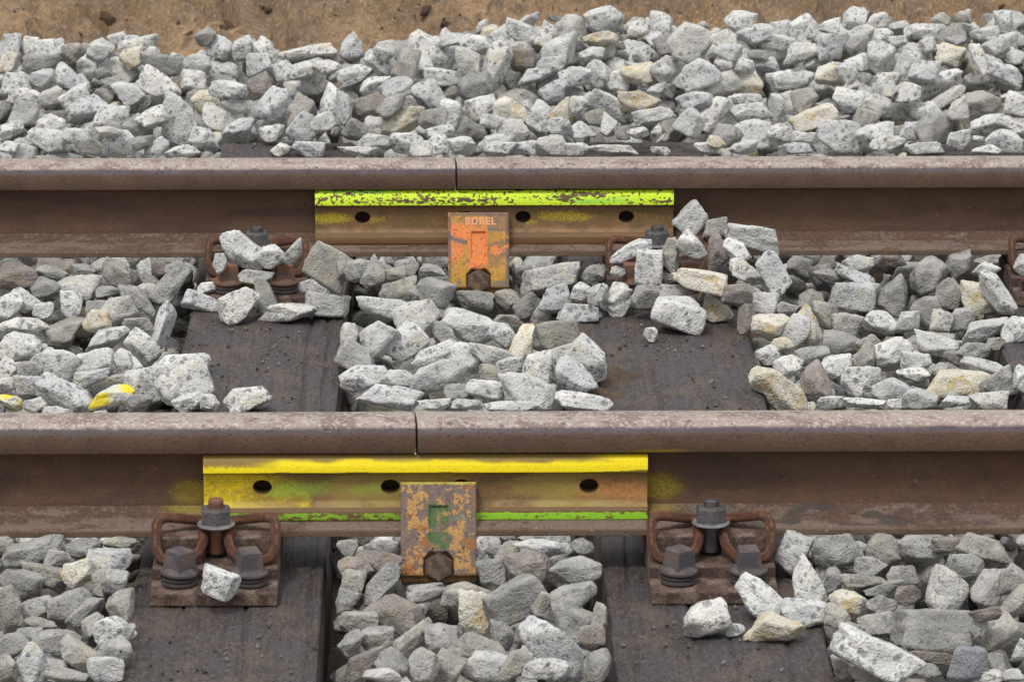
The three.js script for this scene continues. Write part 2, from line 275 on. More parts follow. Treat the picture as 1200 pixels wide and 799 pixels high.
// ---------------------------------------------------------------- emergency clamps over the fishplates
const font = await new FontLoader().loadAsync('fonts/droid/droid_sans_bold.typeface.json');
const CL = 0.134, CW = 0.0505;
function planarUV(g, sx = 2 * CW + 0.01, sy = CL + 0.01) { const p = g.attributes.position, uv = new Float32Array(p.count * 2); for (let i = 0; i < p.count; i++) { uv[2 * i] = (p.getX(i)) / sx + 0.5; uv[2 * i + 1] = (p.getY(i) + 0.005) / sy; } g.setAttribute('uv', new THREE.BufferAttribute(uv, 2)); return g; }
function clampTexture(seed, orange) {
  const W = 384, H = 512;
  return colourTexture(W, H, (i, j) => {
    const u = ((i + 0.5) / W - 0.5) * (2 * CW + 0.01), v = (j + 0.5) / H * (CL + 0.01) - 0.005;
    const big = fbm(u * 42, v * 42, seed, 4), fine = fbm(u * 420, v * 420, seed + 9, 3), speck = vn(u * 900, v * 900, seed + 3), mid = fbm(u * 140, v * 140, seed + 5, 3);
    const edge = Math.min(CW - Math.abs(u), CL - v);
    if (orange) {
      let c = mix3([150, 124, 92], [176, 132, 78], mid); c = mix3(c, [206, 152, 72], ss(0.4, 0.62, big)); c = mix3(c, [128, 116, 112], ss(0.56, 0.7, fbm(u * 60, v * 60, seed + 21, 3)) * 0.8);
      const diag = (u + 0.05) * 0.9 + (0.09 - v) * 0.05;
      const paint = ss(0.52, 0.44, big * 0.55 + mid * 0.25 + (u > 0.014 ? 0.18 : 0) - (Math.abs(u) < 0.0145 && v > 0.05 && v < 0.107 ? 0.35 : 0) + (v < 0.035 ? 0.25 : 0) + (v > 0.116 ? 0.18 : 0) + diag * 0.4);
      c = mix3(c, mix3([246, 134, 72], [250, 160, 96], fine), paint * 0.95);
      const scrape = Math.exp(-(((v - 0.092 + 0.25 * (u + 0.05)) / 0.004) ** 2)) * (u < -0.018 ? 1 : 0) + Math.exp(-(((v - 0.106) / 0.003) ** 2)) * (u > 0.016 ? 0.9 : 0);
      c = mix3(c, [124, 110, 110], clamp(scrape) * ss(0.35, 0.6, mid + 0.15));
      c = mix3(c, [196, 158, 46], ss(0.5, 0.6, fbm(u * 70, v * 70, seed + 31, 3)) * ss(0.04, 0.025, v) * 0.8);
      if (edge < 0.006) c = mix3(c, [118, 100, 96], ss(0.3, 0.6, mid + 0.1) * 0.8);
      if (v < 0.013) c = mix3(c, [136, 96, 48], 0.7);
      if (speck > 0.86 || (fine < 0.3 && mid < 0.5)) c = mix3(c, [84, 60, 50], 0.65);
      return c;
    }
    let c = mix3([112, 98, 96], [138, 118, 104], mid);
    const och = ss(0.5, 0.62, fbm(u * 130, v * 130, seed + 41, 4) + (fine - 0.5) * 0.35 + (Math.abs(u) > 0.02 ? 0.05 : -0.06) + (v < 0.05 ? 0.05 : 0) - (edge < 0.008 ? 0.2 : 0));
    c = mix3(c, mix3([190, 140, 76], [216, 168, 98], fine), och * 0.85);
    if (Math.abs(u) < 0.0145 && v > 0.046 && v < 0.106) c = mix3(c, [82, 116, 66], ss(0.62, 0.48, big * 0.5 + mid * 0.5) * 0.85);
    if (u > 0.016 && u < 0.036 && Math.abs(v - 0.087) < 0.004) c = mix3(c, [112, 132, 112], 0.6);
    c = mix3(c, [172, 104, 54], ss(0.6, 0.72, fbm(u * 55, v * 55, seed + 51, 3)) * 0.7);
    if (v > CL - 0.004) c = mix3(c, [190, 176, 66], 0.75);
    if (v < 0.013) c = mix3(c, [140, 100, 54], 0.6);
    if (speck > 0.92) c = mix3(c, [206, 196, 184], 0.6); if (fine < 0.32) c = mix3(c, [80, 64, 56], 0.5);
    return c;
  });
}
function railClamp(x, z0, orange, label) {
  const g = new THREE.Group(), map = clampTexture(orange ? 71 : 72, orange);
  const paint = new THREE.MeshStandardMaterial({ map, roughness: 0.68, bumpMap: bumpFor(1.2, 1.6), bumpScale: 0.0011 });
  const th = 0.304;   // tilt of the face
  const M = new THREE.Matrix4().makeBasis(new THREE.Vector3(1, 0, 0), new THREE.Vector3(0, Math.cos(th), -Math.sin(th)), new THREE.Vector3(0, Math.sin(th), Math.cos(th))).setPosition(0, FB - 0.056, 0.0885);
  const w = CW - 0.003, b = 0.012;
  const outline = (groove) => { const s = new THREE.Shape(); s.moveTo(-w, b); s.lineTo(-0.0225, b); s.lineTo(-0.0225, 0.033); s.lineTo(-0.0135, 0.0435);
    if (groove) { s.lineTo(-0.0095, 0.0445); s.lineTo(-0.0095, 0.05); s.lineTo(-0.0145, 0.058); s.lineTo(-0.014, 0.104); s.lineTo(0.014, 0.104); s.lineTo(0.0145, 0.058); s.lineTo(0.0095, 0.05); s.lineTo(0.0095, 0.0445); }
    s.lineTo(0.0135, 0.0435); s.lineTo(0.0225, 0.033); s.lineTo(0.0225, b); s.lineTo(w, b); s.lineTo(w, CL - 0.003); s.lineTo(-w, CL - 0.003); s.closePath(); return s; };
  const skin = new THREE.ExtrudeGeometry(outline(true), { depth: 0.004, bevelThickness: 0.0026, bevelSize: 0.0026, bevelSegments: 3 }); skin.translate(0, 0, -0.0066);
  const core = new THREE.ExtrudeGeometry(outline(false), { depth: 0.014, bevelThickness: 0.001, bevelSize: 0.0022, bevelSegments: 1 }); core.translate(0, 0, -0.0188);
  const front = mergeGeometries([skin, core].map(q => q.index ? q.toNonIndexed() : q));
  const back = new RoundedBoxGeometry(2 * CW - 0.001, CL - 0.001, 0.026, 3, 0.004); back.translate(0, CL / 2, -0.0225);
  const bk = back.index ? back.toNonIndexed() : back;
  for (const q of [front, bk]) { for (const k of Object.keys(q.attributes)) if (!['position', 'normal', 'uv'].includes(k)) q.deleteAttribute(k); planarUV(q); }
  front.clearGroups?.(); bk.clearGroups?.();
  const body = mergeGeometries([front, bk]); body.applyMatrix4(M);
  part(g, 'body', body, paint);
  const hx = new THREE.CylinderGeometry(0.0172, 0.0205, 0.004, 6), hx2 = new THREE.CylinderGeometry(0.0205, 0.0205, 0.016, 6); hx.translate(0, 0.010, 0);
  const hex = mergeGeometries([hx, hx2]).toNonIndexed(); hex.computeVertexNormals(); hex.rotateX(Math.PI / 2); hex.rotateZ(0); hex.translate(0, 0.0205, -0.0085); hex.applyMatrix4(M);
  part(g, 'bolt_head', hex, oldBolt);
  const yoke = new RoundedBoxGeometry(0.07, 0.042, 0.15, 2, 0.006); yoke.translate(0, FB - 0.032, -0.005); part(g, 'yoke', yoke, plainRust);
  if (orange) {
    const t = new TextGeometry('ROBEL', { font, size: 0.0118, depth: 0.0009, curveSegments: 4, bevelEnabled: true, bevelThickness: 0.0003, bevelSize: 0.0003, bevelSegments: 1 });
    t.computeBoundingBox(); t.translate(-0.0225, 0.1135, -0.0008); t.scale(1, 1, 1); t.applyMatrix4(M);
    part(g, 'lettering', t, letterPaint);
  }
  g.position.set(x, 0, z0);
  add(g, 'rail_clamp', label, 'clamp', 'clamps gripping the joint plates');
}
function isoMetal(seed, a, b, c3, k, rough, metal = 0.1, bump = 0.0008) {
  const map = colourTexture(256, 256, (i, j) => {
    const big = fbm(i / 40, j / 40, seed, 4, 6, 6), fine = fbm(i / 5, j / 5, seed + 7, 3, 51, 51), sp = vn(i / 2, j / 2, seed + 11, 128, 128);
    let c = mix3(a, b, ss(0.3, 0.7, big)); c = mix3(c, c3, ss(0.5, 0.7, fine * 0.6 + big * 0.4) * k); return mix3(c, [c[0] * 0.6, c[1] * 0.6, c[2] * 0.6], ss(0.8, 0.95, sp) * 0.5);
  }, true);
  return new THREE.MeshStandardMaterial({ map, roughness: rough, metalness: metal, bumpMap: bumpFor(1, 1), bumpScale: bump });
}
const oldBolt = isoMetal(81, [92, 78, 66], [122, 104, 90], [160, 130, 96], 0.6, 0.8, 0.05, 0.002);
const plainRust = isoMetal(82, [96, 74, 58], [124, 92, 68], [150, 92, 50], 0.6, 0.85);
const clipRust = isoMetal(83, [116, 76, 56], [98, 78, 70], [178, 108, 66], 0.8, 0.75, 0.1, 0.004);
const plateRust = isoMetal(84, [88, 68, 60], [120, 98, 88], [166, 148, 134], 0.75, 0.85, 0.05, 0.003);
const screwSteel = isoMetal(85, [82, 80, 88], [108, 102, 104], [144, 100, 68], 0.55, 0.55, 0.2, 0.002);
const rustyScrew = isoMetal(86, [106, 88, 80], [130, 96, 74], [164, 96, 52], 0.7, 0.7, 0.1, 0.0012);
const nutSteel = isoMetal(87, [84, 83, 85], [110, 109, 112], [86, 74, 64], 0.7, 0.5, 0.3, 0.002);
const washerSteel = isoMetal(88, [168, 170, 174], [142, 142, 146], [110, 96, 86], 0.4, 0.38, 0.5);
const boltRust = isoMetal(89, [124, 84, 62], [104, 80, 68], [160, 96, 58], 0.5, 0.75);
const letterPaint = new THREE.MeshStandardMaterial({ color: 0xeaa87c, roughness: 0.7 });
railClamp(NEAR_PLATE + 0.0168, 0, false, 'brown and ochre clamp block with green patch gripping the near rail joint');
railClamp(FAR_PLATE - 0.0265, -GAUGE, true, 'orange painted clamp block with raised lettering gripping the far rail joint');

// ---------------------------------------------------------------- rail fastenings on the sleepers
function metricUV(g, k = 0.08) {      // box mapping in metres for small iron parts
  const q = g.index ? g.toNonIndexed() : g; const p = q.attributes.position, n = q.attributes.normal, uv = new Float32Array(p.count * 2);
  for (let i = 0; i < p.count; i++) { const ax = Math.abs(n.getX(i)), ay = Math.abs(n.getY(i)), az = Math.abs(n.getZ(i)); const [a, b] = ay >= ax && ay >= az ? [p.getX(i), p.getZ(i)] : ax > az ? [p.getZ(i), p.getY(i)] : [p.getX(i), p.getY(i)]; uv[2 * i] = a / k; uv[2 * i + 1] = b / k; }
  q.setAttribute('uv', new THREE.BufferAttribute(uv, 2)); return q;
}
function fastening(x, z0, label, seed, rusty, shaftRust) {
  const r = rng(seed), g = new THREE.Group();
  const flange = new RoundedBoxGeometry(0.166, 0.018, 0.404, 2, 0.003); flange.translate(0, 0.0095, 0);
  const seat = new RoundedBoxGeometry(0.166, 0.03, 0.286, 2, 0.004); seat.translate(0, 0.0185, 0); seat.scale(0.996, 1, 1);
  const mid = new RoundedBoxGeometry(0.158, 0.014, 0.124, 2, 0.002); mid.translate(0, 0.0425, 0);
  part(g, 'base_plate', metricUV(mergeGeometries([flange, seat, mid].map(q => q.index ? q.toNonIndexed() : q))), plateRust);
  for (const s of [-1, 1]) { const rib = new RoundedBoxGeometry(0.064, 0.03, 0.036, 2, 0.003); rib.translate(s * 0.046, 0.047, 0.0835); part(g, 'rib', metricUV(rib), plateRust); }
  const B = FB;     // the spring clip, one bent round bar
  const side = [[0.0155, B + 0.0215, 0.056], [0.032, B + 0.0245, 0.061], [0.052, B + 0.0295, 0.07], [0.068, B + 0.033, 0.079], [0.0765, B + 0.0295, 0.087], [0.0785, B + 0.019, 0.101], [0.0775, B + 0.003, 0.115], [0.07, B - 0.008, 0.126], [0.055, B - 0.0105, 0.131], [0.036, B - 0.0095, 0.13], [0.0225, B - 0.001, 0.121], [0.0165, B + 0.012, 0.107], [0.0175, B + 0.0185, 0.092], [0.0165, B + 0.02, 0.08]];
  const pts = [...side.map(p => [-p[0], p[1], p[2]]), [0, B + 0.0205, 0.0735], ...side.slice().reverse()].map(p => new THREE.Vector3(...p));
  const tube = new THREE.TubeGeometry(new THREE.CatmullRomCurve3(pts, false, 'centripetal'), 170, 0.0069, 12, false);
  const caps = [0, pts.length - 1].map(k => { const c = new THREE.SphereGeometry(0.0069, 10, 8); c.translate(pts[k].x, pts[k].y, pts[k].z); return c; });
  part(g, 'tension_clip', metricUV(mergeGeometries([tube, ...caps].map(q => q.toNonIndexed()))), clipRust);
  const top = shaftRust ? 0.071 : 0.064;
  const shaft = new THREE.LatheGeometry([[0, 0.04], [0.0105, 0.04], ...Array.from({ length: 12 }, (_, i) => [i % 2 ? 0.0105 : 0.0097, B + 0.04 + i * 0.0017]), [0.0092, B + top - 0.008], [0, B + top - 0.0075]].map(p => new THREE.Vector2(p[0], p[1] > B + top ? B + top : p[1])), 20);
  shaft.translate(0, 0, 0.094);
  const bolt = part(g, 'bolt', metricUV(shaft), shaftRust ? boltRust : nutSteel);
  const hex = (ra, rb, h, y) => { const c = new THREE.CylinderGeometry(ra, rb, h, 6).toNonIndexed(); c.computeVertexNormals(); c.translate(0, y, 0); return c; };
  const ring = new THREE.LatheGeometry([[0.0095, 0.0225], [0.0188, 0.0225], [0.021, 0.0195], [0.0105, 0.0195]].map(p => new THREE.Vector2(...p)), 24).toNonIndexed();
  const nut = mergeGeometries([hex(0.0212, 0.0217, 0.018, 0.0105), hex(0.0188, 0.0212, 0.003, 0.021)]); nut.rotateY(shaftRust ? 0.05 : 0.02); nut.translate(0, B + 0.0295, 0.094);
  part(bolt, 'nut', metricUV(nut), nutSteel);
  const wash = new THREE.LatheGeometry([[0.008, 0], [0.0238, 0], [0.0248, 0.001], [0.0248, 0.0028], [0.0232, 0.0042], [0.008, 0.0046]].map(p => new THREE.Vector2(...p)), 32); wash.translate(0, B + 0.027, 0.094);
  part(bolt, 'washer', metricUV(wash), washerSteel);
  for (const s of [-1, 1]) {
    const sq = (a, b, h, y) => { const c = new THREE.CylinderGeometry(a * Math.SQRT2, b * Math.SQRT2, h, 4).toNonIndexed(); c.computeVertexNormals(); c.translate(0, y, 0); return c; };
    const flare = new THREE.LatheGeometry([[0.0, 0.0], [0.0245, 0], [0.0255, 0.0025], [0.0245, 0.005], [0.019, 0.0085], [0.014, 0.011], [0, 0.0115]].map(p => new THREE.Vector2(...p)), 28).toNonIndexed();
    const head = mergeGeometries([flare, sq(0.0132, 0.0155, 0.025, 0.0195), sq(0.0112, 0.0132, 0.002, 0.033)]);
    const turn = rusty ? (s < 0 ? 0.2 : 0.25) : (s < 0 ? [0.7, 0.85][seed % 2] : [0.12, 0.3][seed % 2]);
    head.rotateY(Math.PI / 4 + turn); head.rotateX((r() - 0.5) * 0.08); head.rotateZ((r() - 0.5) * 0.12); head.translate(s * 0.0455, 0.0325, 0.163);
    const sc = part(g, 'sleeper_screw', metricUV(head), rusty ? rustyScrew : screwSteel);
    const coil = (y, ph) => { const c = new THREE.TorusGeometry(0.0205, 0.0036, 8, 28, Math.PI * 1.9); c.rotateX(Math.PI / 2); c.rotateY(ph); c.translate(s * 0.0455, y, 0.163); return c.toNonIndexed(); };
    part(sc, 'spring_washer', metricUV(mergeGeometries([coil(0.0222, 1.3 + r()), coil(0.0288, 2.2 + r())])), screwSteel);
  }
  g.position.set(x, 0, z0);
  add(g, 'rail_fastening', label, 'rail fastening', 'spring clip fastenings holding rail to sleeper');
}
fastening(SLEEPERS[0][2], 0, 'spring clip fastening under the near rail, bolt beside the yellow end of the joint plate', 1, false, true);
fastening(SLEEPERS[1][2], 0, 'spring clip fastening under the near rail, beside the yellow overspray patch', 2, false, false);
fastening(SLEEPERS[0][2] - 0.002, -GAUGE, 'rusty spring clip fastening under the far rail, left of the orange clamp, heaped with stones', 3, true, false);
fastening(SLEEPERS[1][2], -GAUGE, 'spring clip fastening under the far rail, right of the orange clamp, mostly buried in stones', 4, true, false);
fastening(SLEEPERS[2][2] + 0.008, -GAUGE, 'spring clip fastening cut off by the right edge of the picture', 5, true, false);

// ---------------------------------------------------------------- sleepers
const woodMap = colourTexture(1024, 1024, (i, j) => {           // 0.32 m across the grain, 0.64 m along it
  const g = fbm(i / 12, j / 128, 401, 4, 85, 8), f = fbm(i / 5, j / 22, 405, 3, 205, 47), p = fbm(i / 128, j / 102.4, 409, 5, 8, 10), q = fbm(i / 10, j / 10, 411, 3, 102, 102), sp = vn(i / 2.6, j / 2.6, 413, 394, 394);
  let c = mix3([54, 48, 48], [76, 67, 65], ss(0.3, 0.7, g * 0.5 + q * 0.5)); c = mix3(c, [90, 76, 68], ss(0.52, 0.7, p) * 0.6); c = mix3(c, [66, 66, 73], ss(0.5, 0.34, p) * 0.6); c = mix3(c, [42, 39, 39], ss(0.64, 0.78, f) * 0.6);
  c = mix3(c, [150, 136, 122], ss(0.86, 0.95, sp) * 0.6 * ss(0.42, 0.6, p + (q - 0.5) * 0.5)); c = mix3(c, [104, 94, 88], ss(0.58, 0.75, q) * 0.35); return c;
}, true);
const woodBump = greyTexture(1024, 1024, (i, j) => 0.35 * fbm(i / 12, j / 128, 401, 4, 85, 8) + 0.25 * fbm(i / 5, j / 22, 405, 3, 205, 47) + 0.4 * fbm(i / 6, j / 6, 419, 3, 171, 171));
const CRACKS = [[], [[0.42, -1.6, 1.5], [-0.2, -0.2, 1.2], [0.12, 0.2, 1.7], [0.28, -1.4, 0.4]], [[-0.1, -0.3, 1.2], [0.3, 0.3, 1.7], [0.05, 0.6, 1.7], [-0.38, -0.6, 1.7]], [[0.1, -1, 1]]];      // drying splits: offset across, from, to
function sleeper(x, w, k, label) {
  const len = SLEEPER_NEAR - SLEEPER_FAR, h = 0.16;
  const g = new THREE.BoxGeometry(w, h, len, 96, 6, 300), p = g.attributes.position, n = g.attributes.normal, uv = g.attributes.uv;
  for (let i = 0; i < p.count; i++) {
    let px = p.getX(i), py = p.getY(i), pz = p.getZ(i); const nx = n.getX(i), ny = n.getY(i), nz = n.getZ(i);
    if (Math.abs(ny) > 0.5) uv.setXY(i, px / 0.32 + k * 0.37, pz / 0.64 + k * 0.23); else if (Math.abs(nx) > 0.5) uv.setXY(i, py / 0.32 + k * 0.11, pz / 0.64); else uv.setXY(i, px / 0.32, py / 0.64);
    const ex = Math.max(0, Math.abs(px) - (w / 2 - 0.007)) / 0.007, ey = Math.max(0, py - (h / 2 - 0.006)) / 0.006;
    const worn = 0.0035 * (1 + 1.6 * fbm3(pz * 6, k, px * 3, 2));
    if (py > h / 2 - 0.001) { py += 0.0016 * fbm3(px * 38, k * 3.1, pz * 4, 3) - 0.0035 * Math.max(0, fbm3(px * 70, k * 2.7 + 5, pz * 2.2, 2) - 0.55); py -= ex * worn;
      for (const [o, a, b] of CRACKS[k]) { const cx = o * w + 0.012 * fbm3(pz * 2.3, k * 5 + o * 9, 1, 3), open = ss(a, a + 0.15, pz) * ss(b, b - 0.15, pz); py -= 0.0042 * open * ss(0.0042, 0.0008, Math.abs(px - cx)); } }
    if (ey > 0) px -= Math.sign(px) * (Math.abs(px) > w / 2 - 0.001 ? ey * worn : 0);
    if (Math.abs(px) > w / 2 - 0.02) px += 0.0025 * fbm3(pz * 5, k * 7, py * 8, 3);
    if (Math.abs(pz) > len / 2 - 0.001) pz += 0.004 * fbm3(px * 14, py * 14, k, 2);
    p.setXYZ(i, px, py, pz);
  }
  g.computeVertexNormals();
  const m = new THREE.Mesh(g, woodMaterial); m.position.set(x, -h / 2, (SLEEPER_NEAR + SLEEPER_FAR) / 2);
  add(m, 'sleeper', label, 'sleeper', 'dark timber sleepers across the track');
}
const woodMaterial = new THREE.MeshStandardMaterial({ map: woodMap, bumpMap: woodBump, bumpScale: 0.0034, roughness: 0.7 });
sleeper(SLEEPERS[0][0], SLEEPERS[0][1], 1, 'dark timber sleeper left of the two clamps');
sleeper(SLEEPERS[1][0], SLEEPERS[1][1], 2, 'dark timber sleeper right of the two clamps, dirt on its surface');
sleeper(SLEEPERS[2][0], SLEEPERS[2][1], 3, 'dark timber sleeper barely showing at the right edge');

// ---------------------------------------------------------------- ground and sandy bank
const soilMap = colourTexture(1024, 1024, (i, j) => {          // 1.2 m tile
  const a = fbm(i / 150, j / 150, 501, 5, 7, 7), b = fbm(i / 14, j / 14, 507, 4, 73, 73), f = fbm(i / 2.4, j / 2.4, 511, 2, 427, 427);
  let c = mix3([116, 96, 74], [146, 121, 94], ss(0.3, 0.7, a)); c = mix3(c, [100, 86, 73], ss(0.48, 0.72, b) * 0.75); c = mix3(c, [184, 160, 130], ss(0.62, 0.8, f) * 0.5); return mix3(c, [90, 70, 50], ss(0.35, 0.22, f) * 0.5);
}, true);
const soilBump = greyTexture(512, 512, (i, j) => 0.6 * fbm(i / 14, j / 14, 521, 4, 37, 37) + 0.4 * fbm(i / 3, j / 3, 523, 2, 171, 171));
const soil = new THREE.MeshStandardMaterial({ map: soilMap, bumpMap: soilBump, bumpScale: 0.012, roughness: 1 });
const bedMap = colourTexture(512, 512, (i, j) => { const a = fbm(i / 51.2, j / 51.2, 531, 4, 10, 10), f = fbm(i / 3, j / 3, 533, 3, 171, 171); return mix3(mix3([84, 74, 64], [108, 96, 84], a), [142, 132, 120], ss(0.6, 0.8, f) * 0.6); }, true);
const trackDirt = new THREE.MeshStandardMaterial({ map: bedMap, bumpMap: soilBump, bumpScale: 0.012, roughness: 1 });
const bp = new THREE.PlaneGeometry(12, 4.5, 1, 1); bp.rotateX(-Math.PI / 2); { const uv = bp.attributes.uv; for (let i = 0; i < uv.count; i++) uv.setXY(i, uv.getX(i) * 20, uv.getY(i) * 7.5); }
structure('track_bed', bp, trackDirt).position.set(0, -0.152, -1.1);
const gp = new THREE.PlaneGeometry(240, 240); gp.rotateX(-Math.PI / 2); { const uv = gp.attributes.uv; for (let i = 0; i < uv.count; i++) uv.setXY(i, uv.getX(i) * 200, uv.getY(i) * 200); }
structure('ground', gp, soil).position.y = -0.158;
function bankHeight(x, z) {
  const d = -3.34 - z, left = ss(0.4, -0.3, x);
  let y = -0.17 + (d > 0 ? d * 0.62 * ss(0, 0.25, d) : -0.02); y = Math.min(y, 1.5 + 0.1 * fbm3(x, 3, z));
  const b = fbm3(x * 3.2, 4.1, z * 3.2, 3), c = fbm3(x * 13, 7.7, z * 13, 3), e = fbm3(x * 42, 1.3, z * 42, 2);
  return y + 0.05 * b + 0.045 * Math.abs(c) * (1.3 - 0.5 * left) + 0.011 * e * (1.3 - left * 0.6) - 0.035 * left * ss(0.06, 0, Math.abs(fbm3(x * 2.6 + 9, 2, z * 2.2, 3)));
}
{
  const NX = 760, NZ = 220, pos = [], uv = [], idx = [];
  for (let j = 0; j <= NZ; j++) { const t = j / NZ, z = -3.02 - 1.6 * t - 6 * t * t * t * t; for (let i = 0; i <= NX; i++) { const x = -5 + 10 * i / NX; pos.push(x, bankHeight(x, z), z); uv.push(x / 1.2, z / 1.05); } }
  for (let j = 0; j < NZ; j++) for (let i = 0; i < NX; i++) { const a = j * (NX + 1) + i, b = a + NX + 1; idx.push(a, a + 1, b, a + 1, b + 1, b); }
  const g = new THREE.BufferGeometry(); g.setAttribute('position', new THREE.Float32BufferAttribute(pos, 3)); g.setAttribute('uv', new THREE.Float32BufferAttribute(uv, 2)); g.setIndex(idx); g.computeVertexNormals();
  structure('terrain', g, soil);
}

// ---------------------------------------------------------------- ballast stones
function stoneTexture(seed, base, base2, spot, count, rMin, rMax, stain, stainAt, extra) {      // 0.16 m tile
  const N = 512, r = rng(seed), cov = new Float32Array(N * N);
  for (let q = 0; q < count; q++) {
    const cx = r() * N, cy = r() * N, R = (rMin + (rMax - rMin) * r() * r()) * 3.2, el = 0.6 + 0.4 * r(), an = r() * 3.14, ca = Math.cos(an), sa = Math.sin(an), k = 0.6 + 0.4 * r();
    const ext = Math.ceil(R * 1.5);
    for (let j = -ext; j <= ext; j++) for (let i = -ext; i <= ext; i++) {
      const u = (i * ca + j * sa) / R, v = (-i * sa + j * ca) / (R * el), d = Math.hypot(u, v) + 0.55 * (vn((cx + i) * 0.12, (cy + j) * 0.12, q) - 0.5);
      if (d < 1) { const o = (((Math.floor(cy) + j) % N + N) % N) * N + ((Math.floor(cx) + i) % N + N) % N; cov[o] = Math.max(cov[o], k * ss(1, 0.62, d)); }
    }
  }
  return colourTexture(N, N, (i, j) => {
    const a = fbm(i / 64, j / 64, seed, 4, 8, 8), f = fbm(i / 4, j / 4, seed + 5, 3, 128, 128), s = vn(i / 2, j / 2, seed + 9, 256, 256), vein = Math.abs(fbm(i / 85, j / 40, seed + 13, 3, 6, 13) - 0.5);
    let c = mix3(base, base2, ss(0.3, 0.7, a)); c = mix3(c, stain, ss(stainAt, stainAt + 0.1, fbm(i / 51.2, j / 51.2, seed + 21, 4, 10, 10)) * 0.75);
    c = mix3(c, [c[0] * 0.8, c[1] * 0.8, c[2] * 0.8], ss(0.55, 0.75, f) * 0.6); c = mix3(c, [c[0] * 0.72, c[1] * 0.72, c[2] * 0.74], ss(0.012, 0.002, vein) * 0.5);
    c = mix3(c, spot, cov[j * N + i] * 0.85); c = mix3(c, [c[0] * 0.7, c[1] * 0.7, c[2] * 0.7], ss(0.86, 0.96, s) * 0.5); c = mix3(c, [232, 230, 224], ss(0.14, 0.05, s) * 0.35);
    return extra ? extra(c, i, j, f, s) : c;
  }, true);
}
const stoneBump = greyTexture(512, 512, (i, j) => 0.55 * fbm(i / 32, j / 32, 601, 4, 16, 16) + 0.45 * fbm(i / 6.4, j / 6.4, 603, 3, 80, 80));
const TEX = {
  w: stoneTexture(611, [200, 201, 200], [222, 222, 219], [122, 125, 130], 230, 1.7, 6.8, [216, 210, 194], 0.66),
  v: stoneTexture(612, [206, 206, 203], [186, 188, 190], [128, 130, 135], 150, 1.5, 6, [210, 204, 188], 0.64),
  g: stoneTexture(613, [146, 146, 144], [174, 173, 169], [104, 105, 109], 130, 1, 4.4, [178, 170, 154], 0.66),
  d: stoneTexture(614, [136, 130, 126], [158, 151, 145], [100, 95, 94], 90, 0.8, 3.5, [152, 136, 118], 0.62),
  y: stoneTexture(615, [204, 200, 187], [218, 214, 202], [136, 131, 122], 160, 1, 4.4, [208, 184, 138], 0.62),
  b: stoneTexture(616, [132, 135, 142], [142, 145, 150], [116, 118, 124], 14, 0.8, 2.5, [150, 148, 146], 0.66),
  p: stoneTexture(617, [212, 212, 208], [228, 227, 222], [124, 125, 130], 200, 1.2, 4.6, [214, 200, 168], 0.66, (c, i, j, f, s) => (Math.abs(((i / 512 * 2.0) % 1) - 0.45) < 0.22 + (f - 0.5) * 0.35 && s < 0.86) ? mix3(c, [236, 210, 24], 0.85) : c),
};
const TINTS = { w: [[1, 1, 1], [0.93, 0.93, 0.93], [0.98, 0.97, 0.94], [0.86, 0.87, 0.89]], v: [[1, 1, 0.99], [0.9, 0.9, 0.9], [0.96, 0.94, 0.9]], g: [[1, 1, 1], [0.86, 0.86, 0.87], [0.98, 0.95, 0.9]], d: [[1, 1, 1], [0.88, 0.86, 0.85]], y: [[1, 1, 1], [0.92, 0.9, 0.86]], b: [[1, 1, 1]], p: [[1, 1, 1]] };
const STONE = {};
for (const k in TEX) STONE[k] = TINTS[k].map(t => new THREE.MeshStandardMaterial({ map: TEX[k], bumpMap: stoneBump, bumpScale: 0.0042, roughness: 0.95, color: new THREE.Color().setRGB(...t) }));

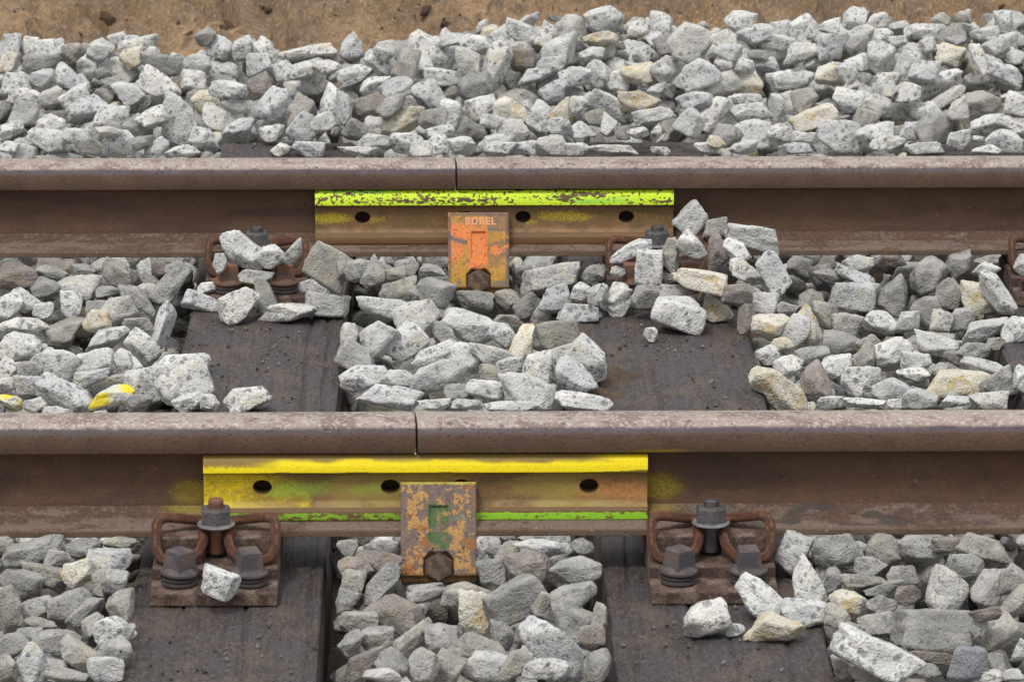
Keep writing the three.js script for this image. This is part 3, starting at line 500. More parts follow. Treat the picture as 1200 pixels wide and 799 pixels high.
const spheres = {};
function sphere(detail) {
  if (spheres[detail]) return spheres[detail];
  const g = new THREE.IcosahedronGeometry(1, detail); g.deleteAttribute('normal'); g.deleteAttribute('uv'); const m = mergeVertices(g, 1e-4);
  return spheres[detail] = { dirs: m.attributes.position.array, idx: m.index.array };
}
function rockShape(seed, detail, full = 0) {         // a crushed stone, faces rounded at their edges, fitted to the box -1..1
  const { dirs, idx } = sphere(detail), r = rng(seed), n = 7 + Math.floor(r() * 6), pl = [];
  for (let i = 0; i < (full > 1 ? 5 : n); i++) { const z = r() * 2 - 1, a = r() * 6.2832, s = Math.sqrt(1 - z * z); pl.push([s * Math.cos(a), s * Math.sin(a), z, (full > 1 ? 0.86 : 0.5 + full * 0.14) + (0.42 - full * 0.1) * r()]); }
  for (const a of [[1, 0, 0], [-1, 0, 0], [0, 1, 0], [0, -1, 0], [0, 0, 1], [0, 0, -1]]) { const q = full > 1 ? 0.5 : 0.9, v = new THREE.Vector3(a[0] + (r() - 0.5) * q, a[1] + (r() - 0.5) * q, a[2] + (r() - 0.5) * q).normalize(); pl.push([v.x, v.y, v.z, 0.72 + 0.25 * r() - full * 0.06]); }
  const pw = 20 + r() * 24, N = dirs.length / 3, v = new Float32Array(N * 3), ox = r() * 50, lo = [9, 9, 9], hi = [-9, -9, -9];
  for (let i = 0; i < N; i++) {
    const x = dirs[3 * i], y = dirs[3 * i + 1], z = dirs[3 * i + 2]; let s = 0;
    for (const p of pl) { const d = (p[0] * x + p[1] * y + p[2] * z) / p[3]; if (d > 0.25) s += Math.pow(d, pw); }
    let rad = Math.pow(s, -1 / pw); rad *= 1 + 0.1 * fbm3(x * 1.5 + ox, y * 1.5, z * 1.5, 2) + 0.03 * fbm3(x * 5 + ox, y * 5, z * 5, 3);
    const q = [x * rad, y * rad, z * rad]; for (let k = 0; k < 3; k++) { v[3 * i + k] = q[k]; lo[k] = Math.min(lo[k], q[k]); hi[k] = Math.max(hi[k], q[k]); }
  }
  for (let i = 0; i < N; i++) for (let k = 0; k < 3; k++) v[3 * i + k] = (v[3 * i + k] - (lo[k] + hi[k]) / 2) / ((hi[k] - lo[k]) / 2);
  return { v, idx };
}
function rockGeometry(v, idx, seed) {        // v in metres; box-mapped uv with a vertex split only at chart borders
  const r = rng(seed + 5), ou = r(), ov = r(), N = v.length / 3, nor = new Float32Array(N * 3), pos = [], nn = [], uv = [], ni = [], key = new Map();
  const fn = [];
  for (let t = 0; t < idx.length; t += 3) {
    const a = idx[t] * 3, b = idx[t + 1] * 3, c = idx[t + 2] * 3;
    const ux = v[b] - v[a], uy = v[b + 1] - v[a + 1], uz = v[b + 2] - v[a + 2], wx = v[c] - v[a], wy = v[c + 1] - v[a + 1], wz = v[c + 2] - v[a + 2];
    const x = uy * wz - uz * wy, y = uz * wx - ux * wz, z = ux * wy - uy * wx; fn.push([x, y, z]);
    for (const o of [a, b, c]) { nor[o] += x; nor[o + 1] += y; nor[o + 2] += z; }
  }
  for (let t = 0; t < idx.length; t += 3) {
    const f = fn[t / 3], ax = Math.abs(f[0]), ay = Math.abs(f[1]), az = Math.abs(f[2]), m = ay >= ax && ay >= az ? 1 : ax >= az ? 0 : 2;
    for (let q = 0; q < 3; q++) {
      const o = idx[t + q], k = o * 3 + m; let id = key.get(k);
      if (id === undefined) { id = pos.length / 3; key.set(k, id); const x = v[3 * o], y = v[3 * o + 1], z = v[3 * o + 2]; pos.push(x, y, z); const l = Math.hypot(nor[3 * o], nor[3 * o + 1], nor[3 * o + 2]) || 1; nn.push(nor[3 * o] / l, nor[3 * o + 1] / l, nor[3 * o + 2] / l); const [p, s] = m === 1 ? [x, z] : m === 0 ? [z, y] : [x, y]; uv.push(p / 0.16 + ou + m * 0.31, s / 0.16 + ov + m * 0.17); }
      ni.push(id);
    }
  }
  const g = new THREE.BufferGeometry(); g.setAttribute('position', new THREE.Float32BufferAttribute(pos, 3)); g.setAttribute('normal', new THREE.Float32BufferAttribute(nn, 3)); g.setAttribute('uv', new THREE.Float32BufferAttribute(uv, 2)); g.setIndex(ni); return g;
}

// height map of what lies under the stones, 4 mm cells
const CELL = 0.004, HX0 = -1.75, HZ0 = -3.75, HNX = 875, HNZ = 1170, HM = new Float32Array(HNX * HNZ).fill(-0.156);
const cellOf = (x, z) => { const i = Math.floor((x - HX0) / CELL), j = Math.floor((z - HZ0) / CELL); return i < 0 || j < 0 || i >= HNX || j >= HNZ ? -1 : j * HNX + i; };
function raise(x0, x1, z0, z1, f) { for (let j = Math.max(0, Math.floor((z0 - HZ0) / CELL)); j < Math.min(HNZ, (z1 - HZ0) / CELL); j++) for (let i = Math.max(0, Math.floor((x0 - HX0) / CELL)); i < Math.min(HNX, (x1 - HX0) / CELL); i++) { const o = j * HNX + i, y = typeof f === 'number' ? f : f(HX0 + (i + 0.5) * CELL, HZ0 + (j + 0.5) * CELL); if (y > HM[o]) HM[o] = y; } }
for (const [x, w] of SLEEPERS) raise(x - w / 2 - 0.003, x + w / 2 + 0.003, SLEEPER_FAR - 0.003, SLEEPER_NEAR, 0.001);
function bedLevel(x, z) {               // top of the loose bed before the stones of the surface are laid
  if (z < -2.45) { const crest = 0.07 + 0.03 * ss(-0.3, 0.3, x) + 0.01 * Math.sin(x * 7), far = -3.05 - 0.14 * ss(-0.3, 0.4, x); return z < far ? crest - (far - z) * 0.8 : -0.02 + (crest + 0.02) * ss(-2.45, far + 0.05, z); }
  if (z < -1.6) return -0.02;
  if (z < -0.1) return -0.035 - 0.045 * ss(-1.15, -1.38, z) + 0.012 * ss(0.5, 0.7, x);
  return -0.038;
}
const nearClampX = NEAR_PLATE + 0.0168, farClampX = FAR_PLATE - 0.0265;
function topLimit(x, z, slack) {
  for (const z0 of [0, -GAUGE]) { const d = z - z0; if (Math.abs(d) < 0.072) return Math.abs(x - (z0 ? farClampX : nearClampX)) < 0.045 ? FB - 0.056   : z0 ? -0.03 : FB - 0.03; if (d > 0 && d < 0.115 && Math.abs(x - (z0 ? farClampX : nearClampX)) < 0.06) return FB - 0.062; }
  return bedLevel(x, z) + slack;
}
const Vtmp = new Float32Array(3 * 4000);
function transformed(v, m) { const e = m.elements, n = v.length; for (let i = 0; i < n; i += 3) { const x = v[i], y = v[i + 1], z = v[i + 2]; Vtmp[i] = e[0] * x + e[4] * y + e[8] * z; Vtmp[i + 1] = e[1] * x + e[5] * y + e[9] * z; Vtmp[i + 2] = e[2] * x + e[6] * y + e[10] * z; } return n; }
function restHeight(n, x, z) { let y = -1; for (let i = 0; i < n; i += 3) { if (Vtmp[i + 1] > 0.002) continue; const c = cellOf(x + Vtmp[i], z + Vtmp[i + 2]); if (c < 0) continue; const h = HM[c] - Vtmp[i + 1]; if (h > y) y = h; } return y; }
function stamp(n, x, y, z) { for (let i = 0; i < n; i += 3) { if (Vtmp[i + 1] < -0.002) continue; const c = cellOf(x + Vtmp[i], z + Vtmp[i + 2]); if (c < 0) continue; const h = y + Vtmp[i + 1]; for (const o of [c, c + 1, c + HNX, c + HNX + 1]) if (o < HM.length && HM[o] < h && h - HM[o] < 0.25) HM[o] = h; } }

const R = rng(2024), FILL = [];      // loose stones of the bed: { variant, matrix, kind }
const VARIANTS = 22, shapes = [];
for (let k = 0; k < VARIANTS; k++) shapes.push(rockShape(9000 + k, 6));
const qt = new THREE.Quaternion(), eu = new THREE.Euler(), sc = new THREE.Vector3(), mt = new THREE.Matrix4();
function pickKind(z) { const t = R(); if (Math.abs(z) < 0.16 || Math.abs(z + GAUGE) < 0.2) return t < 0.6 ? 'g' : t < 0.85 ? 'd' : 'v'; if (z > -0.1) return t < 0.3 ? 'v' : t < 0.86 ? 'g' : t < 0.95 ? 'd' : 'y'; if (z > -1.6) return t < 0.3 ? 'w' : t < 0.55 ? 'v' : t < 0.86 ? 'g' : t < 0.94 ? 'd' : 'y'; return t < 0.36 ? 'w' : t < 0.68 ? 'v' : t < 0.88 ? 'g' : t < 0.92 ? 'd' : 'y'; }
function drop(x, z, s, slack, tries) {
  let best = null;
  const k = Math.floor(R() * VARIANTS), el = [s * (0.85 + 0.5 * R()), s * (0.7 + 0.25 * R()), s * (0.8 + 0.3 * R())];
  for (let t = 0; t < tries; t++) {
    const px = x + (R() - 0.5) * 0.03, pz = z + (R() - 0.5) * 0.03;
    eu.set(R() * 6.28, R() * 6.28, R() * 6.28); qt.setFromEuler(eu); sc.set(...el); mt.compose(new THREE.Vector3(), qt, sc);
    const n = transformed(shapes[k].v, mt), y = restHeight(n, px, pz) - 0.003; let ok = true, top = 0;
    for (let i = 0; i < n && ok; i += 3) { if (Vtmp[i + 1] < 0) continue; const h = y + Vtmp[i + 1]; if (h > topLimit(px + Vtmp[i], pz + Vtmp[i + 2], slack)) ok = false; top = Math.max(top, h); }
    if (ok && (!best || top < best.top)) best = { top, x: px, y, z: pz, m: mt.clone() };
  }
  if (!best) return false;
  stamp(transformed(shapes[k].v, best.m), best.x, best.y, best.z);
  best.m.setPosition(best.x, best.y, best.z); FILL.push({ k, m: best.m, kind: pickKind(best.z) }); return true;
}
const gravelAt = (x, z) => !SLEEPERS.some(([sx, w]) => Math.abs(x - sx) < w / 2 + 0.012 && z > SLEEPER_FAR - 0.01);
for (let pass = 0; pass < 4; pass++) for (let q = 0; q < 5200; q++) {
  const x = -1.7 + 3.4 * R(), z = -3.5 + 4.3 * R(); if (!gravelAt(x, z)) continue;
  const c = cellOf(x, z), want = bedLevel(x, z); if (HM[c] > want - 0.03) continue;
  drop(x, z, 0.021 + 0.016 * R(), 0.004 + pass * 0.004, 3);
}
// rails, clamps and fastenings now stand in the way
for (const z0 of [0, -GAUGE]) {
  raise(-1.75, 1.75, z0 - 0.0625, z0 + 0.0625, (x, z) => { const d = Math.abs(z - z0); return FB + (d < 0.035 ? 0.149 : 0.0106 + (0.0625 - d) * 0.2); });
  const px = z0 ? FAR_PLATE : NEAR_PLATE; raise(px - PLATE_HALF, px + PLATE_HALF, z0, z0 + 0.041, FB + 0.1);
  const cx = z0 ? farClampX : nearClampX; raise(cx - CW, cx + CW, z0, z0 + 0.09, (x, z) => FB + 0.078 - Math.max(0, z - z0 - 0.046) / 0.044 * 0.13);
  for (const [, , fx] of SLEEPERS) {
    raise(fx - 0.083, fx + 0.083, z0 - 0.2, z0 + 0.2, 0.019); raise(fx - 0.083, fx + 0.083, z0, z0 + 0.142, 0.034); raise(fx - 0.078, fx + 0.078, z0 + 0.05, z0 + 0.09, 0.085); raise(fx - 0.022, fx + 0.022, z0 + 0.072, z0 + 0.116, 0.108);
    for (const s of [-1, 1]) raise(fx + s * 0.0455 - 0.016, fx + s * 0.0455 + 0.016, z0 + 0.147, z0 + 0.179, 0.072);
  }
}

for (let q = 0; q < 34; q++) drop(0.27 + 0.25 * R(), -1.405 + 0.13 * R(), 0.015 + 0.011 * R(), 0.1, 3);      // stones heaped over the fastenings
for (let q = 0; q < 9; q++) drop(-0.33 + 0.13 * R(), -1.39 + 0.08 * R(), 0.013 + 0.008 * R(), 0.09, 3);
// the stones that can be told apart, read off the photograph region by region: centre, long and short extent, tilt of the long side, kind
const NOTES = [];
function read(ox, oy, k, zone, text) { for (const row of text.trim().split(/\s*;\s*/)) { if (!row) continue; const p = row.split(' '); NOTES.push({ x: ox + p[0] * k, y: oy + p[1] * k, w: p[2] * k, h: p[3] * k, a: +p[4], kind: zone === 'front' && !p[6] ? { w: 'v', v: 'g' }[p[5] || 'w'] ?? p[5] : p[5] || 'w', zone, own: p[6] }); } }
const C3 = 1 / 2.9925;
read(0, 0, C3, 'back', `185 95 90 75 20;55 115 75 60 -30;100 160 80 60 60;35 165 110 80 70;175 175 112 80 -10;255 180 80 70 30 g;345 115 95 88 30;455 95 140 60 -10;410 140 75 50 15;345 185 82 70 -10 v;485 160 150 60 10;460 205 85 75 10 y;530 190 55 52 0 v;570 225 150 85 0 g;635 150 112 80 -15;770 165 92 80 -10;720 130 72 56 40 g;855 170 92 78 20;930 170 84 76 -20;690 225 100 70 0 v;1060 135 95 60 25 y;1135 145 56 50 0 v;1080 190 200 62 5;905 225 88 80 10;25 220 80 60 80 y;145 215 130 60 10 g;675 280 90 80 10;240 270 100 80 -20;150 280 92 70 20 v;50 300 95 90 0;560 300 150 84 -30;450 330 110 80 10 v;175 340 82 70 0 v;260 345 112 75 20;90 345 112 70 -20;305 385 142 80 25;620 420 185 122 100;720 355 92 76 10 y;775 420 130 92 -15;820 460 142 70 15;820 370 82 62 0 v;800 315 130 62 -10;910 310 92 80 30 d;965 370 128 112 60;1100 290 112 85 30 v;1050 250 112 62 10;1145 235 96 50 0;1060 400 110 96 60 g;1170 370 150 88 85;390 410 112 90 -10;180 440 122 80 0;80 400 102 90 0 g;35 455 92 50 30;170 490 142 80 -15;265 475 92 50 5 v;320 520 104 62 0 g;425 505 122 90 -5;485 450 102 70 -30 g;530 410 112 70 10;545 520 92 60 20;715 490 102 82 0;950 465 82 66 -10;1030 445 90 50 70 g;1070 450 112 90 50;640 530 112 40 5;30 515 70 40 0;985 525 70 45 20 w s1;1080 520 104 60 -15 w s2;380 465 92 40 -5 v;1130 430 82 60 20 v;500 500 72 50 0 g`);
read(400, 0, C3, 'back', `40 170 102 80 60;145 225 142 75 -35;150 180 72 60 -30 v;310 180 172 108 -40;385 140 92 50 5;470 155 112 75 5;630 110 112 80 -10;720 120 92 75 80;800 140 82 70 -20 g;925 70 132 100 20;1120 80 86 76 -15;1040 100 82 60 20;910 140 122 60 0 y;880 190 92 50 5;640 210 106 90 -20 d;545 230 190 88 75;765 175 132 108 10 v;280 230 82 75 -35;440 225 110 90 80 v;730 235 112 66 10 v;675 270 116 55 5;230 220 110 80 70 g;40 260 122 70 30;350 270 122 60 -10;310 330 122 96 -40;120 300 112 62 15;190 310 112 80 0 v;90 380 132 96 5 d;5 380 110 60 80;470 310 122 100 10 g;490 380 102 80 10;600 385 126 80 -10 y;740 325 92 80 10;700 420 112 88 65;780 400 110 80 60 y;845 380 92 80 -20;945 375 182 76 -35;960 290 104 80 20;1045 255 132 80 -5 y;900 260 92 86 -30;820 270 112 70 0;1140 245 112 92 10;1045 360 142 66 -5 y;1095 405 132 56 15 v;1110 310 72 45 0;1050 200 84 80 0;1140 160 92 80 10 g;1185 170 90 60 80;890 410 72 60 -20 g;940 440 72 60 70 v;985 465 52 50 0 g;1040 465 72 40 0;840 455 92 60 10;770 445 92 60 -20;600 465 112 90 10 v;540 500 112 60 0 v;440 455 132 86 -5 g;380 400 100 70 85;200 425 182 85 25 y;320 420 92 70 0 g;350 470 92 60 20;340 505 84 70 0;235 505 132 70 -5;280 525 72 60 0;180 375 112 70 25 g;40 455 82 70 0 g;110 440 62 60 0 v;110 495 102 50 0 v;660 520 122 50 0;740 510 112 70 0 v;830 520 82 46 10 w s3;950 527 162 36 0 w s4;1120 530 62 30 0 w;420 510 92 60 0 v;560 525 112 50 0;60 530 132 30 0;530 425 82 50 0 v`);
read(800, 0, C3, 'back', `200 85 102 85 -20;30 150 142 130 50 v;145 140 92 70 0;265 120 152 70 15;420 100 112 92 20;355 150 82 60 0;415 180 132 70 15;525 160 112 110 0;515 90 82 60 0;610 70 98 90 40;690 70 76 60 -10;630 120 92 60 20 v;620 160 82 70 30 g;745 145 82 42 0;840 110 122 60 -5;860 160 62 60 0;940 195 102 80 -10 y;695 205 112 100 80;1010 100 62 40 0;1130 75 92 68 110;1065 125 102 60 10 v;1100 165 92 70 10 v;1045 225 152 70 120;1130 260 132 70 -15;900 295 172 85 25;930 340 132 45 35 v;790 235 110 80 80 v;850 255 112 80 0;1055 370 142 100 0 g;835 385 132 60 0;790 325 92 70 0;610 220 82 70 0;530 260 122 80 -10 y;575 250 90 60 -60;720 280 92 50 0;710 315 82 60 0 v;590 355 122 80 -10;680 370 102 80 0 v;460 415 162 75 15 y;550 480 152 110 0;650 420 92 80 0 g;680 475 132 90 0;380 290 112 70 0 v;420 350 100 90 60 g;330 385 110 56 95 v;215 290 132 90 -40 y;140 295 142 80 10 v;60 260 132 100 20;295 230 92 60 0 v;215 225 72 60 0;265 195 72 40 0 g;160 185 92 60 0 v;220 350 112 42 0;240 395 142 66 0;115 400 132 100 25;45 355 122 60 10;30 430 92 90 -30 v;245 470 132 100 0;340 470 82 70 10;150 475 112 80 0 g;215 515 92 50 0 v;85 520 82 40 0;440 485 82 36 0 v;400 520 112 40 0;725 505 122 50 5;800 460 72 60 0;890 450 132 108 25 g;970 390 82 70 30 v;970 490 76 66 0;1080 440 142 70 10;1160 440 112 50 -30;1130 495 122 80 0;1070 530 102 40 0;850 520 122 40 0;1170 365 80 70 80;120 500 62 40 -20 y`);
read(0, 230, C3, 'mid', `410 270 120 90 -20 g;180 270 122 60 -10 g;290 260 92 50 0 g;60 280 152 100 0 d s5;505 265 100 56 95 v;620 250 92 60 0 g;270 325 182 98 5 v s6;380 335 92 42 0 g;530 300 62 42 0 g;520 340 102 70 0 v;590 310 172 84 58 g s7;160 320 102 80 0 g;245 380 98 84 80;480 370 172 80 -50 g;340 400 82 70 0 g;80 370 112 80 -30;30 390 110 90 80;150 400 72 60 0;415 400 122 98 20 v;350 440 112 90 -20 y;480 455 112 60 0 g;230 480 152 108 10 g;80 455 172 60 0;570 465 190 60 75 w s8;65 530 152 108 0;370 500 172 70 15;500 530 140 102 -60 w s9;430 580 92 62 -70;330 585 132 88 15 v;195 590 152 136 40;20 610 82 70 50;100 610 82 60 0 g;320 635 132 60 15 v;420 640 82 42 0 g;20 660 72 50 0;100 670 102 80 0 v;635 590 190 76 10 w s10;510 660 152 128 0 w s11;645 660 182 124 25 w s12;225 695 192 100 -20;390 705 152 80 5 p s13;30 720 92 46 -15 p s14;120 730 82 50 0 v;480 725 102 60 0 g;665 720 112 60 25 w s15;735 725 62 60 0 w;870 710 152 84 15 w s16`);
read(230, 255, 0.1627, 'mid', `165 330 150 105 80 w s17;335 245 385 220 -42 w s18;520 285 225 165 25 w s19;705 250 195 120 35 w s20;960 360 350 270 -30 g s21;430 430 260 110 0 g;495 570 285 170 100 g s22;300 625 325 220 35 w s23;35 620 270 145 -20 w s24;75 510 155 92 5 w s25;785 535 335 165 12 w s26;655 690 410 150 -4 w s27;940 635 320 190 -5 v s28`);
read(400, 230, C3, 'mid', `10 250 92 60 80 g;60 260 90 80 0 g;120 270 112 80 60 g;190 270 72 50 0 g;320 260 92 50 0 g;470 370 132 80 0 g;200 330 136 78 10 g;285 335 82 60 30 g;335 340 130 108 0 g;590 370 102 100 20 g;885 280 88 76 40 g;650 390 112 92 70 g;730 290 232 98 15 v s29;150 395 182 84 0 v;700 420 82 60 70 g;750 365 122 106 10;840 335 72 70 0;900 350 82 78 20 v;970 365 122 98 40 w s30;835 410 156 64 -3 w s31;1075 355 112 90 0 g s32;590 440 112 50 0 g;445 455 186 106 -25 v s33;360 490 112 70 -40 g;270 440 152 145 20 v;565 485 102 74 -60;640 510 132 74 70 y;755 490 166 98 5 g s34;230 510 152 126 10 w s35;120 500 120 110 60 v;25 490 90 60 80 v;50 560 132 108 -10 g;340 560 182 78 20;440 570 122 100 -20;520 555 152 70 -25 v;590 600 102 70 0;770 555 112 60 10 v;860 580 160 124 -50 w s36;695 605 132 106 80;80 635 162 84 10;200 640 112 60 0 v;340 640 192 106 20 v s37;530 620 92 60 0 g;820 640 152 108 -30 w s38;420 690 112 60 0 g;510 680 132 70 0;650 690 202 116 -15 v s39;170 705 212 78 -5 w s40;850 720 182 60 -5 w;325 730 112 40 0;440 730 102 36 0;600 735 182 32 0;1085 485 54 48 70 w s41`);
read(700, 235, 0.2, 'mid', `550 115 205 175 40 v s42;690 160 142 130 0 g s43;915 220 335 150 -15 v s44;430 460 102 62 0 g;20 420 100 62 80 g;120 420 92 80 0 g;195 295 272 92 25 w s45;425 320 215 128 80 g s46;305 395 220 180 95 w s47;560 270 195 130 -40 w s48;705 315 262 128 95 d s49;820 290 182 112 -40 w s50;660 560 142 72 0 d;875 430 245 108 -35 w s51;460 530 202 80 0 g;610 465 335 135 -15 y s52;1010 530 132 82 80 g;840 550 212 120 0 d s53;30 540 112 72 80;120 585 205 170 50 w s54;290 570 175 148 0 v s55;990 610 152 140 0 v;1030 430 252 155 -55 w s56;480 660 305 210 -15 w s57;700 650 190 138 -25 y s58;865 690 205 140 65 d s59`);
read(800, 230, C3, 'mid', `615 240 112 70 0 v;510 280 112 60 0 g;450 360 92 70 0 g;370 395 72 50 0 g;975 240 112 90 20 g;1070 225 92 42 0 g;865 275 150 108 40 g s60;1065 260 102 60 0;610 285 152 58 -15;740 345 150 128 60 g s61;600 355 176 104 0 v s62;935 340 110 90 80 g;1030 360 158 98 -60 y s63;1100 340 178 82 -60 w s64;490 420 112 108 0 g;440 470 172 98 100 y s65;400 480 130 88 80 v;310 460 132 90 0 y s66;980 435 92 88 0 g;850 410 130 108 80 g;585 450 122 78 -5 v;700 440 122 78 -10;790 440 92 76 0 v;905 445 92 76 70 v;350 520 82 50 0 y;555 520 132 98 0 g;650 520 92 70 0 g;890 525 162 88 -10 v;1060 470 182 78 20 v;1095 520 72 50 0 g;1020 550 112 70 0 g;735 555 142 112 30;640 565 92 80 40 g;455 560 122 70 0 g;300 560 84 78 0 v;375 595 102 78 25;820 580 102 70 0 v;810 630 112 60 0;540 595 122 78 20;905 610 62 40 0 g;1070 600 172 50 -10 v;475 665 150 124 60 d s67;630 655 132 118 10;735 680 116 104 40 v;960 655 232 98 10 y s68;1120 670 122 108 30 g;830 710 132 70 0 v;1075 715 132 60 0 v;955 720 92 40 0;640 725 142 36 0;515 725 92 46 0;740 730 52 36 0;335 685 215 106 -40 y s69;1170 470 118 84 55 w s70;1190 640 90 50 80;1195 240 72 56 60 v`);
read(0, 532, C3, 'front', `20 320 72 60 0 g;115 340 212 88 10 g;290 330 132 70 0 g;420 315 112 50 0 g;200 365 92 60 0 g;380 370 152 98 -10 v s71;155 420 172 82 -25 g;270 420 108 92 10 y s72;75 460 152 108 0 g;35 550 172 98 110 v;130 545 112 80 20 g;240 530 158 110 35 g;350 450 90 60 80 g;400 450 92 88 0 g;300 555 142 68 50 v;420 530 128 92 80 v;320 610 104 78 40 v;390 625 128 108 35 w s73;140 595 112 42 -10 g;110 635 102 50 0 g;190 655 172 80 10 v;280 700 152 108 -10 v;400 700 122 98 20 g;40 680 110 98 70 g;120 740 130 114 60 w s74;240 775 162 50 -10 g;370 760 122 90 0;25 750 90 68 80 g;450 620 52 40 80 g;765 455 130 98 -20 w s75`);
read(400, 532, C3, 'front', `20 330 72 60 0 g;140 330 122 60 0 g;540 340 72 50 0 g;590 345 112 80 0 g;700 330 192 64 -5 v s76;845 325 82 60 0 g;130 380 162 80 -10 d;50 400 122 80 0 d;525 415 102 90 0 g;650 400 162 116 5 d;820 410 176 96 5 g;145 460 172 84 50 g;40 460 110 78 80 g;290 475 132 50 15 g;310 492 152 48 15 g;440 500 172 98 0 g;20 520 90 78 80 g;190 560 192 128 -35 d s77;60 585 132 70 5 g;470 570 172 140 80 y s78;610 515 212 140 20 g s79;730 545 122 116 0 g;815 500 156 88 18 g;815 600 146 128 -10 g s80;905 570 90 50 85 v;120 650 122 88 0 g;30 665 100 78 80 g;250 650 178 86 50 g;350 650 112 108 0 g;560 640 100 88 80 g;650 640 82 60 0 d;880 640 82 78 0 d;90 730 182 78 30 d;480 680 202 96 -10 v;750 680 255 118 -40 w s81;520 750 182 108 0 v s82;370 750 126 104 50 v;280 750 122 104 60 v;180 740 112 92 -40 v;620 740 112 98 0 g;720 755 152 70 -5 w s83;900 740 110 78 80 g;140 778 122 50 0`);
read(800, 532, C3, 'front', `510 410 102 88 0 g;545 340 172 116 10 g;720 340 142 108 -20 g;830 335 152 98 -15 g;930 320 112 60 0 d;1065 335 192 86 -25 g;660 395 112 70 0 g;520 450 110 78 80 g;640 445 182 45 -3 g;780 430 122 78 0 g;710 480 142 60 10 v;790 495 92 70 0 d;990 400 132 106 10 g;940 460 158 88 -50 g;920 490 155 142 60 v s84;1075 460 140 104 70 g;1150 450 116 86 50 g;1165 530 162 80 60 v;590 530 142 102 -45 y s85;700 535 102 80 0 v;540 590 120 88 80 g;700 600 152 88 10 v;890 620 285 148 0 g s86;1110 630 142 118 40 g;1040 610 120 60 80 g;1060 560 112 50 0 d;600 620 82 60 0 g;870 715 142 50 0 d;860 760 92 50 0 g;560 750 100 88 80 g;650 770 122 60 0 v;1090 740 92 80 0 g;1080 782 82 50 0 w;1190 690 80 60 80 w;1160 775 72 42 0 w;1000 740 132 116 0 b s87;680 710 292 122 -30 w s88;390 345 150 118 60 w s89;440 460 172 126 -45 w s90;425 555 162 98 -15 w s91;270 505 190 108 -45 w s92;325 615 192 112 -10 y s93;80 580 158 118 15 w s94;185 618 66 45 0 w s95`);

